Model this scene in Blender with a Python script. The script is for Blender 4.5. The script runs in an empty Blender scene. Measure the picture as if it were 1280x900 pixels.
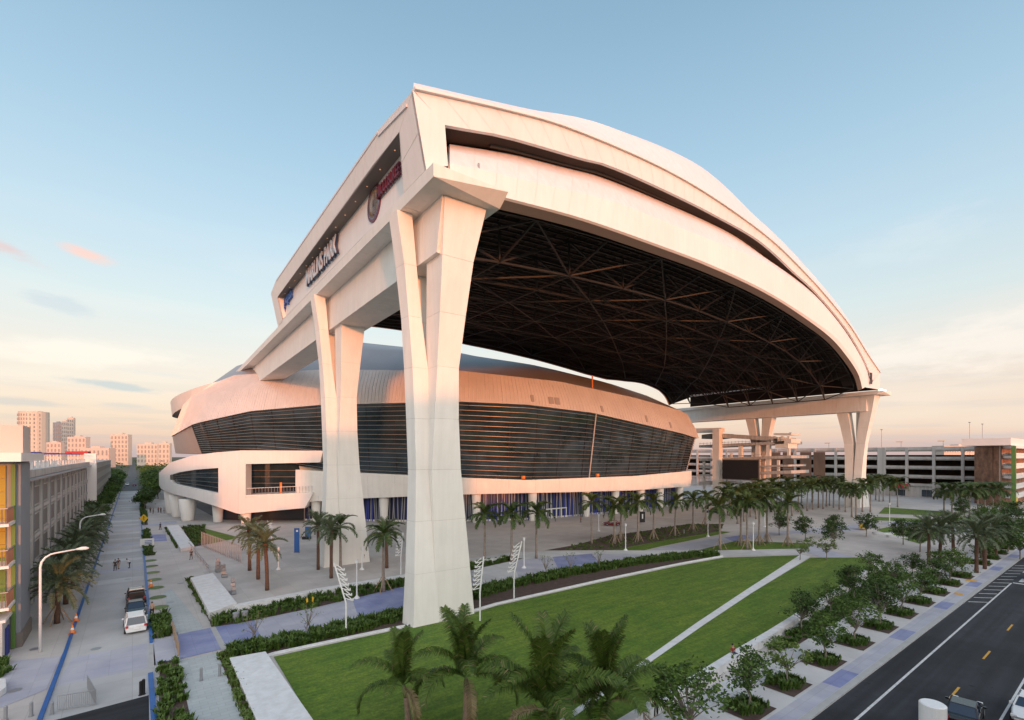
import bpy, bmesh, math, random
from mathutils import Vector, Matrix
random.seed(7)
SC = bpy.context.scene
COL = SC.collection
rad = math.radians

# ---------------------------------------------------------------- camera
H, F, HZ = 18.5, 618.0, 570.0          # eye height, focal length in photo pixels, horizon row
CF, SF = 0.79315, 0.60903              # camera heading 37.52 deg clockwise from +Y
cam_d = bpy.data.cameras.new('camera'); cam = bpy.data.objects.new('camera', cam_d); COL.objects.link(cam)
cam_d.sensor_width = 36; cam_d.lens = F / 1280 * 36; cam_d.shift_y = (HZ - 450) / 1280
cam_d.clip_start = 0.3; cam_d.clip_end = 20000
cam.location = (0, 0, H); cam.rotation_euler = (rad(90), 0, -rad(37.52))
SC.camera = cam

# ---------------------------------------------------------------- light
SUN_AZ, SUN_EL = 197.0, 4.0            # sun behind the camera, almost on the horizon
SC.view_settings.view_transform = 'Standard'; SC.view_settings.look = 'None'
SC.view_settings.exposure = 0.12; SC.view_settings.gamma = 1.0
W = bpy.data.worlds.new('World'); SC.world = W; W.use_nodes = True
nt = W.node_tree; nt.nodes.clear(); N = nt.nodes.new; L = nt.links.new
out = N('ShaderNodeOutputWorld'); bg = N('ShaderNodeBackground'); bg2 = N('ShaderNodeBackground'); add = N('ShaderNodeAddShader')
sky = N('ShaderNodeTexSky'); sky.sky_type = 'NISHITA'; sky.sun_disc = False
sky.sun_elevation = rad(SUN_EL); sky.sun_rotation = rad(SUN_AZ); sky.air_density = 1.0; sky.dust_density = 1.5
L(sky.outputs[0], bg.inputs[0]); bg.inputs[1].default_value = 0.07
tc = N('ShaderNodeTexCoord'); sep = N('ShaderNodeSeparateXYZ'); L(tc.outputs['Generated'], sep.inputs[0])
ramp = N('ShaderNodeValToRGB'); L(sep.outputs[2], ramp.inputs[0])
def lin(r, g, b):
    f = lambda c: (c/255/12.92 if c/255 <= .04045 else ((c/255+.055)/1.055)**2.4)
    return (f(r), f(g), f(b), 1)
stops = [(0.0, lin(196,176,178)), (0.035, lin(219,192,182)), (0.10, lin(227,206,195)), (0.17, lin(223,214,207)), (0.25, lin(206,217,218)),
         (0.36, lin(184,208,222)), (0.50, lin(158,191,213)), (0.66, lin(132,168,193)), (1.0, lin(98,134,172))]
el = ramp.color_ramp.elements
el[0].position, el[0].color = stops[0]; el[1].position, el[1].color = stops[-1]
for p, c in stops[1:-1]:
    e = el.new(p); e.color = c
# clouds: stretched noise, densest near the horizon
mp = N('ShaderNodeMapping'); L(tc.outputs['Generated'], mp.inputs[0]); mp.inputs['Scale'].default_value = (1.6, 1.6, 22); mp.inputs['Location'].default_value = (0.3, 1.7, 0.4)
nz = N('ShaderNodeTexNoise'); nz.inputs['Scale'].default_value = 2.6; nz.inputs['Detail'].default_value = 6; nz.inputs['Roughness'].default_value = .55; L(mp.outputs[0], nz.inputs['Vector'])
cr = N('ShaderNodeValToRGB'); cr.color_ramp.elements[0].position = .52; cr.color_ramp.elements[1].position = .60; L(nz.outputs[0], cr.inputs[0])
fade = N('ShaderNodeMapRange'); fade.inputs[1].default_value = .20; fade.inputs[2].default_value = .04; fade.inputs[3].default_value = 0; fade.inputs[4].default_value = .3; L(sep.outputs[2], fade.inputs[0])
mul = N('ShaderNodeMath'); mul.operation = 'MULTIPLY'; L(cr.outputs[0], mul.inputs[0]); L(fade.outputs[0], mul.inputs[1])
mx = N('ShaderNodeMixRGB'); L(mul.outputs[0], mx.inputs[0]); L(ramp.outputs[0], mx.inputs[1]); mx.inputs[2].default_value = lin(178,178,190)
# high thin veil, warm
mp2 = N('ShaderNodeMapping'); L(tc.outputs['Generated'], mp2.inputs[0]); mp2.inputs['Scale'].default_value = (1.2, 1.2, 7)
nz2 = N('ShaderNodeTexNoise'); nz2.inputs['Scale'].default_value = 1.7; nz2.inputs['Detail'].default_value = 7; L(mp2.outputs[0], nz2.inputs['Vector'])
cr2 = N('ShaderNodeValToRGB'); cr2.color_ramp.elements[0].position = .5; cr2.color_ramp.elements[1].position = .8; L(nz2.outputs[0], cr2.inputs[0])
fd2 = N('ShaderNodeMapRange'); fd2.inputs[1].default_value = .42; fd2.inputs[2].default_value = .15; fd2.inputs[3].default_value = 0; fd2.inputs[4].default_value = .6; L(sep.outputs[2], fd2.inputs[0])
mu2 = N('ShaderNodeMath'); mu2.operation = 'MULTIPLY'; L(cr2.outputs[0], mu2.inputs[0]); L(fd2.outputs[0], mu2.inputs[1])
mx2 = N('ShaderNodeMixRGB'); L(mu2.outputs[0], mx2.inputs[0]); L(mx.outputs[0], mx2.inputs[1]); mx2.inputs[2].default_value = lin(240,228,216)
az = N('ShaderNodeMath'); az.operation = 'ARCTAN2'; L(sep.outputs[0], az.inputs[0]); L(sep.outputs[1], az.inputs[1])
cn = N('ShaderNodeTexNoise'); cn.inputs['Scale'].default_value = 9; cn.inputs['Detail'].default_value = 7; cn.inputs['Roughness'].default_value = .65
cm = N('ShaderNodeMapping'); cm.inputs['Scale'].default_value = (1,1,3.5); L(tc.outputs['Generated'], cm.inputs[0]); L(cm.outputs[0], cn.inputs['Vector'])
def mth(op, a, b_=None):
    m = N('ShaderNodeMath'); m.operation = op
    for i, v in ((0, a), (1, b_)):
        if v is None: continue
        if isinstance(v, (int, float)): m.inputs[i].default_value = v
        else: L(v, m.inputs[i])
    return m.outputs[0]
cur = mx2.outputs[0]
for px, py, wd, ht, slope, colr, amt in ((12,312,42,11,.30,lin(222,186,182),.75),(108,318,26,8,.12,lin(250,196,176),.8),(72,380,44,9,.16,lin(182,194,206),.5),(140,482,46,5,.10,lin(176,184,196),.85),(18,502,50,5,.02,lin(186,184,192),.7),(165,508,40,4,.05,lin(190,188,194),.6),(205,468,60,5,.05,lin(205,205,206),.5),(1190,436,190,34,-.06,lin(250,236,226),.55),(1130,300,70,26,-.1,lin(214,224,228),.35),(90,440,150,18,-.05,lin(250,236,222),.45),(1230,545,160,5,.0,lin(196,190,198),.5)):
    u_ = (px-640)/618.0; x_ = CF*u_+SF; y_ = -SF*u_+CF; hyp = math.hypot(x_, y_); a0 = math.atan2(x_, y_); e0 = (570-py)/618.0/hyp; el0 = e0/math.sqrt(1+e0*e0)
    k = 618*hyp; da = mth('MULTIPLY', mth('SUBTRACT', az.outputs[0], a0), k/wd); dz = mth('MULTIPLY', mth('SUBTRACT', sep.outputs[2], el0), k/ht); dz = mth('ADD', dz, mth('MULTIPLY', da, slope*wd/ht))
    rr2 = mth('SQRT', mth('ADD', mth('MULTIPLY', da, da), mth('MULTIPLY', dz, dz))); v = mth('ADD', rr2, mth('MULTIPLY', mth('SUBTRACT', cn.outputs[0], .5), 3.0))
    mr = N('ShaderNodeMapRange'); mr.interpolation_type = 'SMOOTHSTEP'; mr.inputs[1].default_value = 1.25; mr.inputs[2].default_value = .25; mr.inputs[3].default_value = 0; mr.inputs[4].default_value = amt; L(v, mr.inputs[0])
    mc = N('ShaderNodeMixRGB'); L(mr.outputs[0], mc.inputs[0]); L(cur, mc.inputs[1]); mc.inputs[2].default_value = colr; cur = mc.outputs[0]
# the evening glow of the western sky round the sun, behind the camera
dt = N('ShaderNodeVectorMath'); dt.operation = 'DOT_PRODUCT'; L(tc.outputs['Generated'], dt.inputs[0]); dt.inputs[1].default_value = (math.sin(rad(SUN_AZ))*.96, math.cos(rad(SUN_AZ))*.96, .28)
gm = N('ShaderNodeMapRange'); gm.inputs[1].default_value = -.15; gm.inputs[2].default_value = 1.0; gm.inputs[3].default_value = 0; gm.inputs[4].default_value = 1; L(dt.outputs['Value'], gm.inputs[0])
gp_ = N('ShaderNodeMath'); gp_.operation = 'POWER'; L(gm.outputs[0], gp_.inputs[0]); gp_.inputs[1].default_value = 2.0
gx = N('ShaderNodeMixRGB'); gx.blend_type = 'ADD'; gx.inputs[2].default_value = (1.75, 1.50, 1.32, 1); L(gp_.outputs[0], gx.inputs[0]); L(cur, gx.inputs[1])
L(gx.outputs[0], bg2.inputs[0]); bg2.inputs[1].default_value = 0.93
L(bg.outputs[0], add.inputs[0]); L(bg2.outputs[0], add.inputs[1]); L(add.outputs[0], out.inputs[0])
sd = bpy.data.lights.new('sun', 'SUN'); sun = bpy.data.objects.new('sun', sd); COL.objects.link(sun)
sd.energy = 2.5; sd.angle = rad(1.8); sd.color = (1.0, .30, .095)
sv = Vector((math.sin(rad(SUN_AZ))*math.cos(rad(SUN_EL)), math.cos(rad(SUN_AZ))*math.cos(rad(SUN_EL)), math.sin(rad(SUN_EL))))
sun.rotation_euler = sv.to_track_quat('Z', 'Y').to_euler(); sun.location = (0, 0, 120)

# ---------------------------------------------------------------- measuring helpers (photo ray -> world place)
def ray(px): u = (px - 640) / F; return CF*u + SF, -SF*u + CF
def D(px, py, d): a, b = ray(px); return Vector((a*d, b*d, H + (HZ - py)/F*d))
def G(px, py, Z=0.0): return D(px, py, F*(H - Z)/(py - HZ))
def PY(px, py, c0, c1=0.0):            # on the vertical plane Y = c0 + c1*X
    a, b = ray(px); return D(px, py, c0/(b - c1*a))
def PX(px, py, c0, c1=0.0):
    a, b = ray(px); return D(px, py, c0/(a - c1*b))
def pix(p):
    d = SF*p[0] + CF*p[1]; r = CF*p[0] - SF*p[1]; return 640 + F*r/d, HZ - F*(p[2]-H)/d, d
def lut(tab, x):
    if x <= tab[0][0]: return tab[0][1]
    for (a, b), (c, d) in zip(tab, tab[1:]):
        if x <= c: return b + (d-b)*(x-a)/(c-a)
    return tab[-1][1]
def spl(pts, n):                       # Catmull-Rom through points, n per span
    P = [Vector(p) for p in pts]; P = [2*P[0]-P[1]] + P + [2*P[-1]-P[-2]]; o = []
    for i in range(1, len(P)-2):
        a, b, c, d = P[i-1:i+3]
        for k in range(n):
            t = k/n; o.append(.5*((2*b) + (c-a)*t + (2*a-5*b+4*c-d)*t*t + (3*b-a-3*c+d)*t**3))
    o.append(P[-2]); return o

# ---------------------------------------------------------------- materials
MATS = {}
def mat(name, col, rough=.6, metal=0, spec=.5, noise=0, nscale=1.0, bump=0, bscale=None, col2=None, emit=None, wave=None, alpha=None):
    m = bpy.data.materials.new(name); m.use_nodes = True; t = m.node_tree; b = t.nodes['Principled BSDF']
    c = tuple(col[:3]) + (1,)
    b.inputs['Base Color'].default_value = c; b.inputs['Roughness'].default_value = rough; b.inputs['Metallic'].default_value = metal
    b.inputs['Specular IOR Level'].default_value = spec
    co = t.nodes.new('ShaderNodeTexCoord')
    if noise or bump or col2:
        n = t.nodes.new('ShaderNodeTexNoise'); n.inputs['Scale'].default_value = nscale; n.inputs['Detail'].default_value = 5; n.inputs['Roughness'].default_value = .6
        t.links.new(co.outputs['Object'], n.inputs['Vector'])
        if noise or col2:
            r = t.nodes.new('ShaderNodeValToRGB'); r.color_ramp.elements[0].position = .3; r.color_ramp.elements[1].position = .7
            if col2: r.color_ramp.elements[0].color = c; r.color_ramp.elements[1].color = tuple(col2[:3]) + (1,)
            else:
                r.color_ramp.elements[0].color = tuple(x*(1-noise) for x in c[:3]) + (1,); r.color_ramp.elements[1].color = tuple(min(1, x*(1+noise*.6)) for x in c[:3]) + (1,)
            t.links.new(n.outputs[0], r.inputs[0]); t.links.new(r.outputs[0], b.inputs['Base Color'])
        if bump:
            n2 = t.nodes.new('ShaderNodeTexNoise'); n2.inputs['Scale'].default_value = bscale or nscale*8; n2.inputs['Detail'].default_value = 4; t.links.new(co.outputs['Object'], n2.inputs['Vector'])
            bp = t.nodes.new('ShaderNodeBump'); bp.inputs['Strength'].default_value = bump; bp.inputs['Distance'].default_value = .05; t.links.new(n2.outputs[0], bp.inputs['Height']); t.links.new(bp.outputs[0], b.inputs['Normal'])
    if emit: b.inputs['Emission Color'].default_value = tuple(emit[:3]) + (1,); b.inputs['Emission Strength'].default_value = emit[3]
    MATS[name] = m; return m
def paving(name, col, tile, jcol=.75, noise=.1, jw=.02, col2=None):   # concrete flags: fine joints and mottling
    m = mat(name, col, .8, noise=noise, nscale=.35, bump=.2, bscale=6, col2=col2); t = m.node_tree; b = t.nodes['Principled BSDF']
    src = b.inputs['Base Color'].links[0].from_socket
    co = [n for n in t.nodes if n.type == 'TEX_COORD'][0]
    br = t.nodes.new('ShaderNodeTexBrick'); br.offset = .5 if tile < 1.2 else 0; br.inputs['Scale'].default_value = 1; br.inputs['Brick Width'].default_value = tile; br.inputs['Row Height'].default_value = tile*(.5 if tile < 1.2 else 1)
    br.inputs['Mortar Size'].default_value = jw; br.inputs['Color1'].default_value = (1,1,1,1); br.inputs['Color2'].default_value = (.9,.9,.9,1); br.inputs['Mortar'].default_value = (jcol,)*3 + (1,)
    t.links.new(co.outputs['Object'], br.inputs['Vector'])
    x = t.nodes.new('ShaderNodeMixRGB'); x.blend_type = 'MULTIPLY'; x.inputs[0].default_value = 1; t.links.new(src, x.inputs[1]); t.links.new(br.outputs[0], x.inputs[2]); t.links.new(x.outputs[0], b.inputs['Base Color'])
    # big soft stains
    n = t.nodes.new('ShaderNodeTexNoise'); n.inputs['Scale'].default_value = .06; n.inputs['Detail'].default_value = 6; t.links.new(co.outputs['Object'], n.inputs['Vector'])
    r = t.nodes.new('ShaderNodeValToRGB'); r.color_ramp.elements[0].position = .35; r.color_ramp.elements[0].color = (.82,.82,.83,1); r.color_ramp.elements[1].position = .6; r.color_ramp.elements[1].color = (1,1,1,1); t.links.new(n.outputs[0], r.inputs[0])
    y = t.nodes.new('ShaderNodeMixRGB'); y.blend_type = 'MULTIPLY'; y.inputs[0].default_value = 1; t.links.new(x.outputs[0], y.inputs[1]); t.links.new(r.outputs[0], y.inputs[2]); t.links.new(y.outputs[0], b.inputs['Base Color'])
    return m
M = MATS
mat('white_concrete', (.80,.77,.73), .65, noise=.06, nscale=.25, bump=.1, bscale=3)
mat('white_panel', (.80,.755,.73), .45, noise=.05, nscale=.12)
mat('roof_membrane', (.74,.69,.70), .6, noise=.06, nscale=.08)
mat('beige_metal', (.66,.595,.56), .42, metal=.1, noise=.08, nscale=.15)
mat('taupe_metal', (.40,.35,.33), .42, metal=.1, noise=.08, nscale=.15)
mat('dome_metal', (.30,.27,.27), .42, metal=.2, noise=.08, nscale=.1)
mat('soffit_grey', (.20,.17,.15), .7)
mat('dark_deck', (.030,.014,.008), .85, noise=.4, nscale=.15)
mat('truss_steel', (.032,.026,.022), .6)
mat('black', (.012,.012,.014), .5)
mat('glass_dark', (.007,.016,.024), .05, spec=.9, col2=(.035,.06,.078), nscale=.14)  # patchy colour painted in to suggest uneven reflections
mat('louver_metal', (.21,.185,.165), .4, metal=.4)
mat('glass_grid', (.03,.035,.045), .15)
mat('navy', (.02,.035,.12), .5)
mat('fin_blue', (.05,.07,.35), .4)
mat('fin_white', (.33,.33,.36), .4)
mat('window_glass', (.10,.12,.13), .1, spec=.7)
mat('letter_navy', (.02,.05,.12), .4); mat('letter_red', (.12,.01,.03), .4); mat('letter_blue', (.02,.10,.40), .4)
mat('letter_silver', (.6,.62,.65), .3, metal=.3); mat('orange_paint', (.8,.22,.03), .5); mat('yellow_paint', (.75,.45,.03), .5)
mat('asphalt', (.018,.020,.025), .85, noise=.25, nscale=.5, bump=.3, bscale=12)
mat('lot_asphalt', (.055,.057,.062), .8, noise=.3, nscale=.5, bump=.3, bscale=12)
def tyre(name):
    m = M[name]; t = m.node_tree; b = t.nodes['Principled BSDF']; src = b.inputs['Base Color'].links[0].from_socket; co = [n for n in t.nodes if n.type == 'TEX_COORD'][0]
    for scl, lo, hi, p0, p1, dt_ in (((.02,.9,1),(.72,.72,.74,1),(1.5,1.5,1.5,1),.38,.66,4),((.12,.12,1),(.8,.8,.8,1),(1.35,1.33,1.3,1),.45,.56,2),((1.3,1.3,1),(.35,.35,.35,1),(1,1,1,1),.28,.34,8)):
        mpp = t.nodes.new('ShaderNodeMapping'); mpp.inputs['Scale'].default_value = scl; t.links.new(co.outputs['Object'], mpp.inputs[0]); n = t.nodes.new('ShaderNodeTexNoise'); n.inputs['Scale'].default_value = 1; n.inputs['Detail'].default_value = dt_; t.links.new(mpp.outputs[0], n.inputs['Vector'])
        r = t.nodes.new('ShaderNodeValToRGB'); r.color_ramp.elements[0].position = p0; r.color_ramp.elements[0].color = lo; r.color_ramp.elements[1].position = p1; r.color_ramp.elements[1].color = hi; t.links.new(n.outputs[0], r.inputs[0])
        x = t.nodes.new('ShaderNodeMixRGB'); x.blend_type = 'MULTIPLY'; x.inputs[0].default_value = 1; t.links.new(src, x.inputs[1]); t.links.new(r.outputs[0], x.inputs[2]); src = x.outputs[0]
    t.links.new(src, b.inputs['Base Color'])
tyre('asphalt'); tyre('lot_asphalt')
paving('plaza_paving', (.58,.54,.51), 3.0)
paving('street_concrete', (.50,.50,.50), 4.0)
paving('street_concrete_light', (.62,.62,.62), 4.0)
paving('green_paving', (.50,.54,.54), 1.0)
paving('blue_paving', (.21,.24,.45), 1.6, col2=(.34,.37,.55), jcol=.8)
paving('lavender_paving', (.41,.42,.52), 1.6, col2=(.53,.53,.58), jcol=.8)
mat('kerb_blue', (.02,.11,.36), .5, noise=.2, nscale=1)
mat('kerb_grey', (.42,.42,.42), .8, noise=.1, nscale=1)
mat('bench_white', (.74,.75,.76), .6, noise=.05, nscale=.5, bump=.1)
mat('road_white', (.62,.62,.62), .7, noise=.25, nscale=3); mat('road_yellow', (.62,.33,.03), .7, noise=.2, nscale=3)
mat('tactile_yellow', (.65,.35,.05), .7)
mat('soil', (.085,.055,.045), .95, noise=.35, nscale=1.5, bump=.5, bscale=9)
mat('downlight_glow', (.8,.4,.2), .5, emit=(1,.45,.2,.5)); mat('lamp_white', (.75,.75,.75), .4); mat('lamp_glow', (.9,.9,.85), .4, emit=(1,.93,.8,4))
mat('steel_grey', (.32,.33,.35), .45, metal=.4); mat('wood_stake', (.34,.24,.16), .8)
mat('palm_trunk', (.23,.16,.12), .9, noise=.35, nscale=3, bump=.6, bscale=9); mat('palm_trunk_grey', (.30,.24,.20), .85, noise=.3, nscale=3, bump=.4, bscale=7)
mat('date_trunk', (.14,.075,.05), .95, noise=.4, nscale=5, bump=1, bscale=14)
mat('crown_shaft', (.10,.14,.04), .6)
mat('bark', (.26,.22,.18), .9, noise=.3, nscale=4, bump=.5)
mat('tower_pink', (.62,.50,.44), .6, noise=.1, nscale=.02); mat('tower_cream', (.58,.51,.44), .6); mat('tower_window', (.33,.29,.28), .4); mat('tower_glass', (.20,.25,.30), .3)
mat('tile_yellow', (.42,.27,.02), .6, col2=(.36,.27,.03), nscale=.8); mat('tile_green', (.08,.19,.05), .6, col2=(.13,.22,.04), nscale=.8)
mat('garage_concrete', (.40,.385,.36), .75, noise=.12, nscale=.3); mat('garage_light', (.55,.52,.50), .7, noise=.08, nscale=.3); mat('pillar_grey', (.27,.28,.31), .7, noise=.08, nscale=.5)
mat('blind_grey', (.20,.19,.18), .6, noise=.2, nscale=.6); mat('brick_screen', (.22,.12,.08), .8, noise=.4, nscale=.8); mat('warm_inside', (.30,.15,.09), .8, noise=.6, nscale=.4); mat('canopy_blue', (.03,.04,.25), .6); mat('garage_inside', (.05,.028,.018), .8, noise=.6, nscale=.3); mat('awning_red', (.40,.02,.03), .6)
for nm_, k_ in (('white_concrete',.032),('white_panel',.025),('beige_metal',.03),('roof_membrane',.04),('bench_white',.08),('garage_light',.14),('garage_concrete',.18)):
    t = M[nm_].node_tree; b = t.nodes['Principled BSDF']; src = b.inputs['Base Color'].links[0].from_socket; co = [n for n in t.nodes if n.type == 'TEX_COORD'][0]
    mpp = t.nodes.new('ShaderNodeMapping'); mpp.inputs['Scale'].default_value = (1.3,1.3,.09); t.links.new(co.outputs['Object'], mpp.inputs[0])
    n = t.nodes.new('ShaderNodeTexNoise'); n.inputs['Scale'].default_value = 1.0; n.inputs['Detail'].default_value = 6; n.inputs['Roughness'].default_value = .65; t.links.new(mpp.outputs[0], n.inputs['Vector'])
    r = t.nodes.new('ShaderNodeValToRGB'); r.color_ramp.elements[0].position = .38; r.color_ramp.elements[0].color = (1-k_*1.6,1-k_*1.7,1-k_*1.9,1); r.color_ramp.elements[1].position = .6; r.color_ramp.elements[1].color = (1,1,1,1); t.links.new(n.outputs[0], r.inputs[0])
    x = t.nodes.new('ShaderNodeMixRGB'); x.blend_type = 'MULTIPLY'; x.inputs[0].default_value = 1; t.links.new(src, x.inputs[1]); t.links.new(r.outputs[0], x.inputs[2]); t.links.new(x.outputs[0], b.inputs['Base Color'])
def leafmat(name, a, b, dead=None):
    m = mat(name, a, .55, spec=.3); t = m.node_tree; bs = t.nodes['Principled BSDF']
    oi = t.nodes.new('ShaderNodeObjectInfo'); ge = t.nodes.new('ShaderNodeNewGeometry'); ad = t.nodes.new('ShaderNodeMath'); ad.operation = 'ADD'
    t.links.new(oi.outputs['Random'], ad.inputs[0]); t.links.new(ge.outputs['Random Per Island'], ad.inputs[1])
    md = t.nodes.new('ShaderNodeMath'); md.operation = 'FRACT'; t.links.new(ad.outputs[0], md.inputs[0])
    r = t.nodes.new('ShaderNodeValToRGB'); r.color_ramp.elements[0].color = tuple(a) + (1,); r.color_ramp.elements[1].color = tuple(b) + (1,)
    if dead: e = r.color_ramp.elements.new(.94); e.color = tuple(b) + (1,); r.color_ramp.elements[-1].color = tuple(dead) + (1,)
    t.links.new(md.outputs[0], r.inputs[0]); t.links.new(r.outputs[0], bs.inputs['Base Color'])
    return m
leafmat('palm_leaf', (.035,.07,.018), (.085,.12,.03), (.22,.14,.07))
leafmat('palm_leaf_near', (.030,.062,.008), (.10,.155,.022), (.28,.20,.11))
leafmat('palm_leaf_dead', (.20,.14,.08), (.30,.22,.13))
leafmat('date_leaf', (.075,.10,.055), (.13,.16,.085))
leafmat('tree_leaf', (.04,.085,.014), (.10,.165,.03)); leafmat('tree_leaf_light', (.08,.135,.02), (.15,.21,.045)); leafmat('tree_leaf_dark', (.026,.058,.012), (.065,.11,.022))
leafmat('shrub_leaf', (.04,.085,.013), (.09,.145,.025)); leafmat('grass_blade', (.07,.12,.02), (.12,.17,.04))
def lawnmat():
    m = mat('lawn', (.085,.175,.012), .9, col2=(.14,.21,.025), nscale=.18, bump=.6, bscale=20); t = m.node_tree; b = t.nodes['Principled BSDF']; src = b.inputs['Base Color'].links[0].from_socket
    co = [n for n in t.nodes if n.type == 'TEX_COORD'][0]
    def layer(sc_, lo, hi, p0, p1, src, det=6, mp=None):
        n = t.nodes.new('ShaderNodeTexNoise'); n.inputs['Scale'].default_value = sc_; n.inputs['Detail'].default_value = det; n.inputs['Roughness'].default_value = .7
        if mp: m2 = t.nodes.new('ShaderNodeMapping'); m2.inputs['Scale'].default_value = mp; m2.inputs['Rotation'].default_value = (0,0,.07); t.links.new(co.outputs['Object'], m2.inputs[0]); t.links.new(m2.outputs[0], n.inputs['Vector'])
        else: t.links.new(co.outputs['Object'], n.inputs['Vector'])
        r = t.nodes.new('ShaderNodeValToRGB'); r.color_ramp.elements[0].position = p0; r.color_ramp.elements[0].color = lo + (1,); r.color_ramp.elements[1].position = p1; r.color_ramp.elements[1].color = hi + (1,); t.links.new(n.outputs[0], r.inputs[0])
        x = t.nodes.new('ShaderNodeMixRGB'); x.blend_type = 'MULTIPLY'; x.inputs[0].default_value = 1; t.links.new(src, x.inputs[1]); t.links.new(r.outputs[0], x.inputs[2]); return x.outputs[0]
    c = layer(3.2, (.55,.62,.5), (1.35,1.25,1.1), .33, .68, src)
    c = layer(.9, (.72,.78,.7), (1.12,1.08,1.1), .35, .62, c, 8)
    c = layer(1.0, (.80,.85,.8), (1.1,1.06,1.0), .42, .58, c, 3, (.12,1.1,1))
    t.links.new(c, b.inputs['Base Color'])
lawnmat()

# ---------------------------------------------------------------- object helpers
def tag(o, label=None, cat=None, group=None, kind=None):
    if label: o['label'] = label
    if cat: o['category'] = cat
    if group: o['group'] = group
    if kind: o['kind'] = kind
    return o
def thing(name, label, cat, loc=(0,0,0), rz=0.0, group=None):
    o = bpy.data.objects.new(name, None); o.empty_display_size = .3; COL.objects.link(o); o.location = loc; o.rotation_euler = (0,0,rz)
    return tag(o, label, cat, group)
class MB:
    def __init__(s): s.v = []; s.f = []; s.m = []; s.ml = []
    def mi(s, m):
        if m not in s.ml: s.ml.append(m)
        return s.ml.index(m)
    def add(s, vs, fs, m):
        k = len(s.v); i = s.mi(m); s.v += [tuple(v) for v in vs]
        for f in fs: s.f.append(tuple(k+x for x in f)); s.m.append(i)
        return s
    def box(s, c, sz, m, rz=0.0):
        x, y, z = sz[0]/2, sz[1]/2, sz[2]/2; co, si = math.cos(rz), math.sin(rz); vs = []
        for dz in (-z, z):
            for dx, dy in ((-x,-y),(x,-y),(x,y),(-x,y)): vs.append((c[0]+dx*co-dy*si, c[1]+dx*si+dy*co, c[2]+dz))
        return s.add(vs, [(3,2,1,0),(4,5,6,7),(0,1,5,4),(1,2,6,5),(2,3,7,6),(3,0,4,7)], m)
    def bar(s, p, q, w, m, h=None, n=4):
        p, q = Vector(p), Vector(q); d = (q-p); 
        if d.length < 1e-6: return s
        d.normalize(); up = Vector((0,0,1)) if abs(d.z) < .95 else Vector((1,0,0)); a = d.cross(up).normalized(); b = a.cross(d); h = h or w
        vs = []
        for c in (p, q):
            for k in range(n):
                t = 2*math.pi*(k+.5)/n; r = .7071 if n == 4 else .5
                vs.append(c + a*math.cos(t)*w*r + b*math.sin(t)*h*r)
        return s.add(vs, [tuple(range(n-1,-1,-1)), tuple(range(n,2*n))] + [(k,(k+1)%n,n+(k+1)%n,n+k) for k in range(n)], m)
    def tube(s, pts, rs, m, n=6, cap=True):
        P = [Vector(p) for p in pts]; vs = []
        for i, p in enumerate(P):
            d = (P[min(i+1,len(P)-1)] - P[max(i-1,0)]).normalized(); up = Vector((0,1,0)) if abs(d.y) < .9 else Vector((1,0,0)); a = d.cross(up).normalized(); b = a.cross(d)
            r = rs[i] if hasattr(rs, '__len__') else rs
            for k in range(n): t = 2*math.pi*k/n; vs.append(p + a*math.cos(t)*r + b*math.sin(t)*r)
        fs = [(i*n+k, i*n+(k+1)%n, (i+1)*n+(k+1)%n, (i+1)*n+k) for i in range(len(P)-1) for k in range(n)]
        if cap: fs += [tuple(range(n-1,-1,-1)), tuple((len(P)-1)*n+k for k in range(n))]
        return s.add(vs, fs, m)
    def lathe(s, prof, m, n=12, c=(0,0,0)):
        vs = []
        for r, z in prof:
            for k in range(n): t = 2*math.pi*k/n; vs.append((c[0]+r*math.cos(t), c[1]+r*math.sin(t), c[2]+z))
        fs = [(i*n+k, i*n+(k+1)%n, (i+1)*n+(k+1)%n, (i+1)*n+k) for i in range(len(prof)-1) for k in range(n)] + [tuple(range(n-1,-1,-1)), tuple((len(prof)-1)*n+k for k in range(n))]
        return s.add(vs, fs, m)
    def grid(s, rows, m, closed=False):      # rows: lists of points, same length
        n = len(rows[0]); vs = [p for r in rows for p in r]; fs = []
        for i in range(len(rows)-1):
            for k in range(n-1 if not closed else n): fs.append((i*n+k, i*n+(k+1)%n, (i+1)*n+(k+1)%n, (i+1)*n+k))
        return s.add(vs, fs, m)
    def prism(s, poly, z0, z1, m):           # vertical prism over an xy polygon
        n = len(poly); vs = [(p[0],p[1],z0) for p in poly] + [(p[0],p[1],z1) for p in poly]
        return s.add(vs, [tuple(range(n-1,-1,-1)), tuple(range(n,2*n))] + [(k,(k+1)%n,n+(k+1)%n,n+k) for k in range(n)], m)
    def hexa(s, a, b, m):                    # a, b: matching 4-point rings
        return s.add(list(a)+list(b), [(3,2,1,0),(4,5,6,7),(0,1,5,4),(1,2,6,5),(2,3,7,6),(3,0,4,7)], m)
    def build(s, name, parent=None, smooth=False, kind=None):
        me = bpy.data.meshes.new(name); me.from_pydata(s.v, [], s.f)
        for m in s.ml: me.materials.append(M[m])
        me.polygons.foreach_set('material_index', s.m)
        if smooth: me.polygons.foreach_set('use_smooth', [True]*len(s.f))
        me.update()
        o = bpy.data.objects.new(name, me); COL.objects.link(o)
        if parent is not None: o.parent = parent
        if kind: o['kind'] = kind
        return o
def fixn(o):
    bm = bmesh.new(); bm.from_mesh(o.data); bmesh.ops.recalc_face_normals(bm, faces=bm.faces); bm.to_mesh(o.data); bm.free(); return o
UB = {}
def ubox(m):
    if m not in UB:
        b = MB().box((0,0,0), (1,1,1), m); me = bpy.data.meshes.new('unit_box'); me.from_pydata(b.v, [], b.f); me.materials.append(M[m]); UB[m] = me
    return UB[m]
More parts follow.
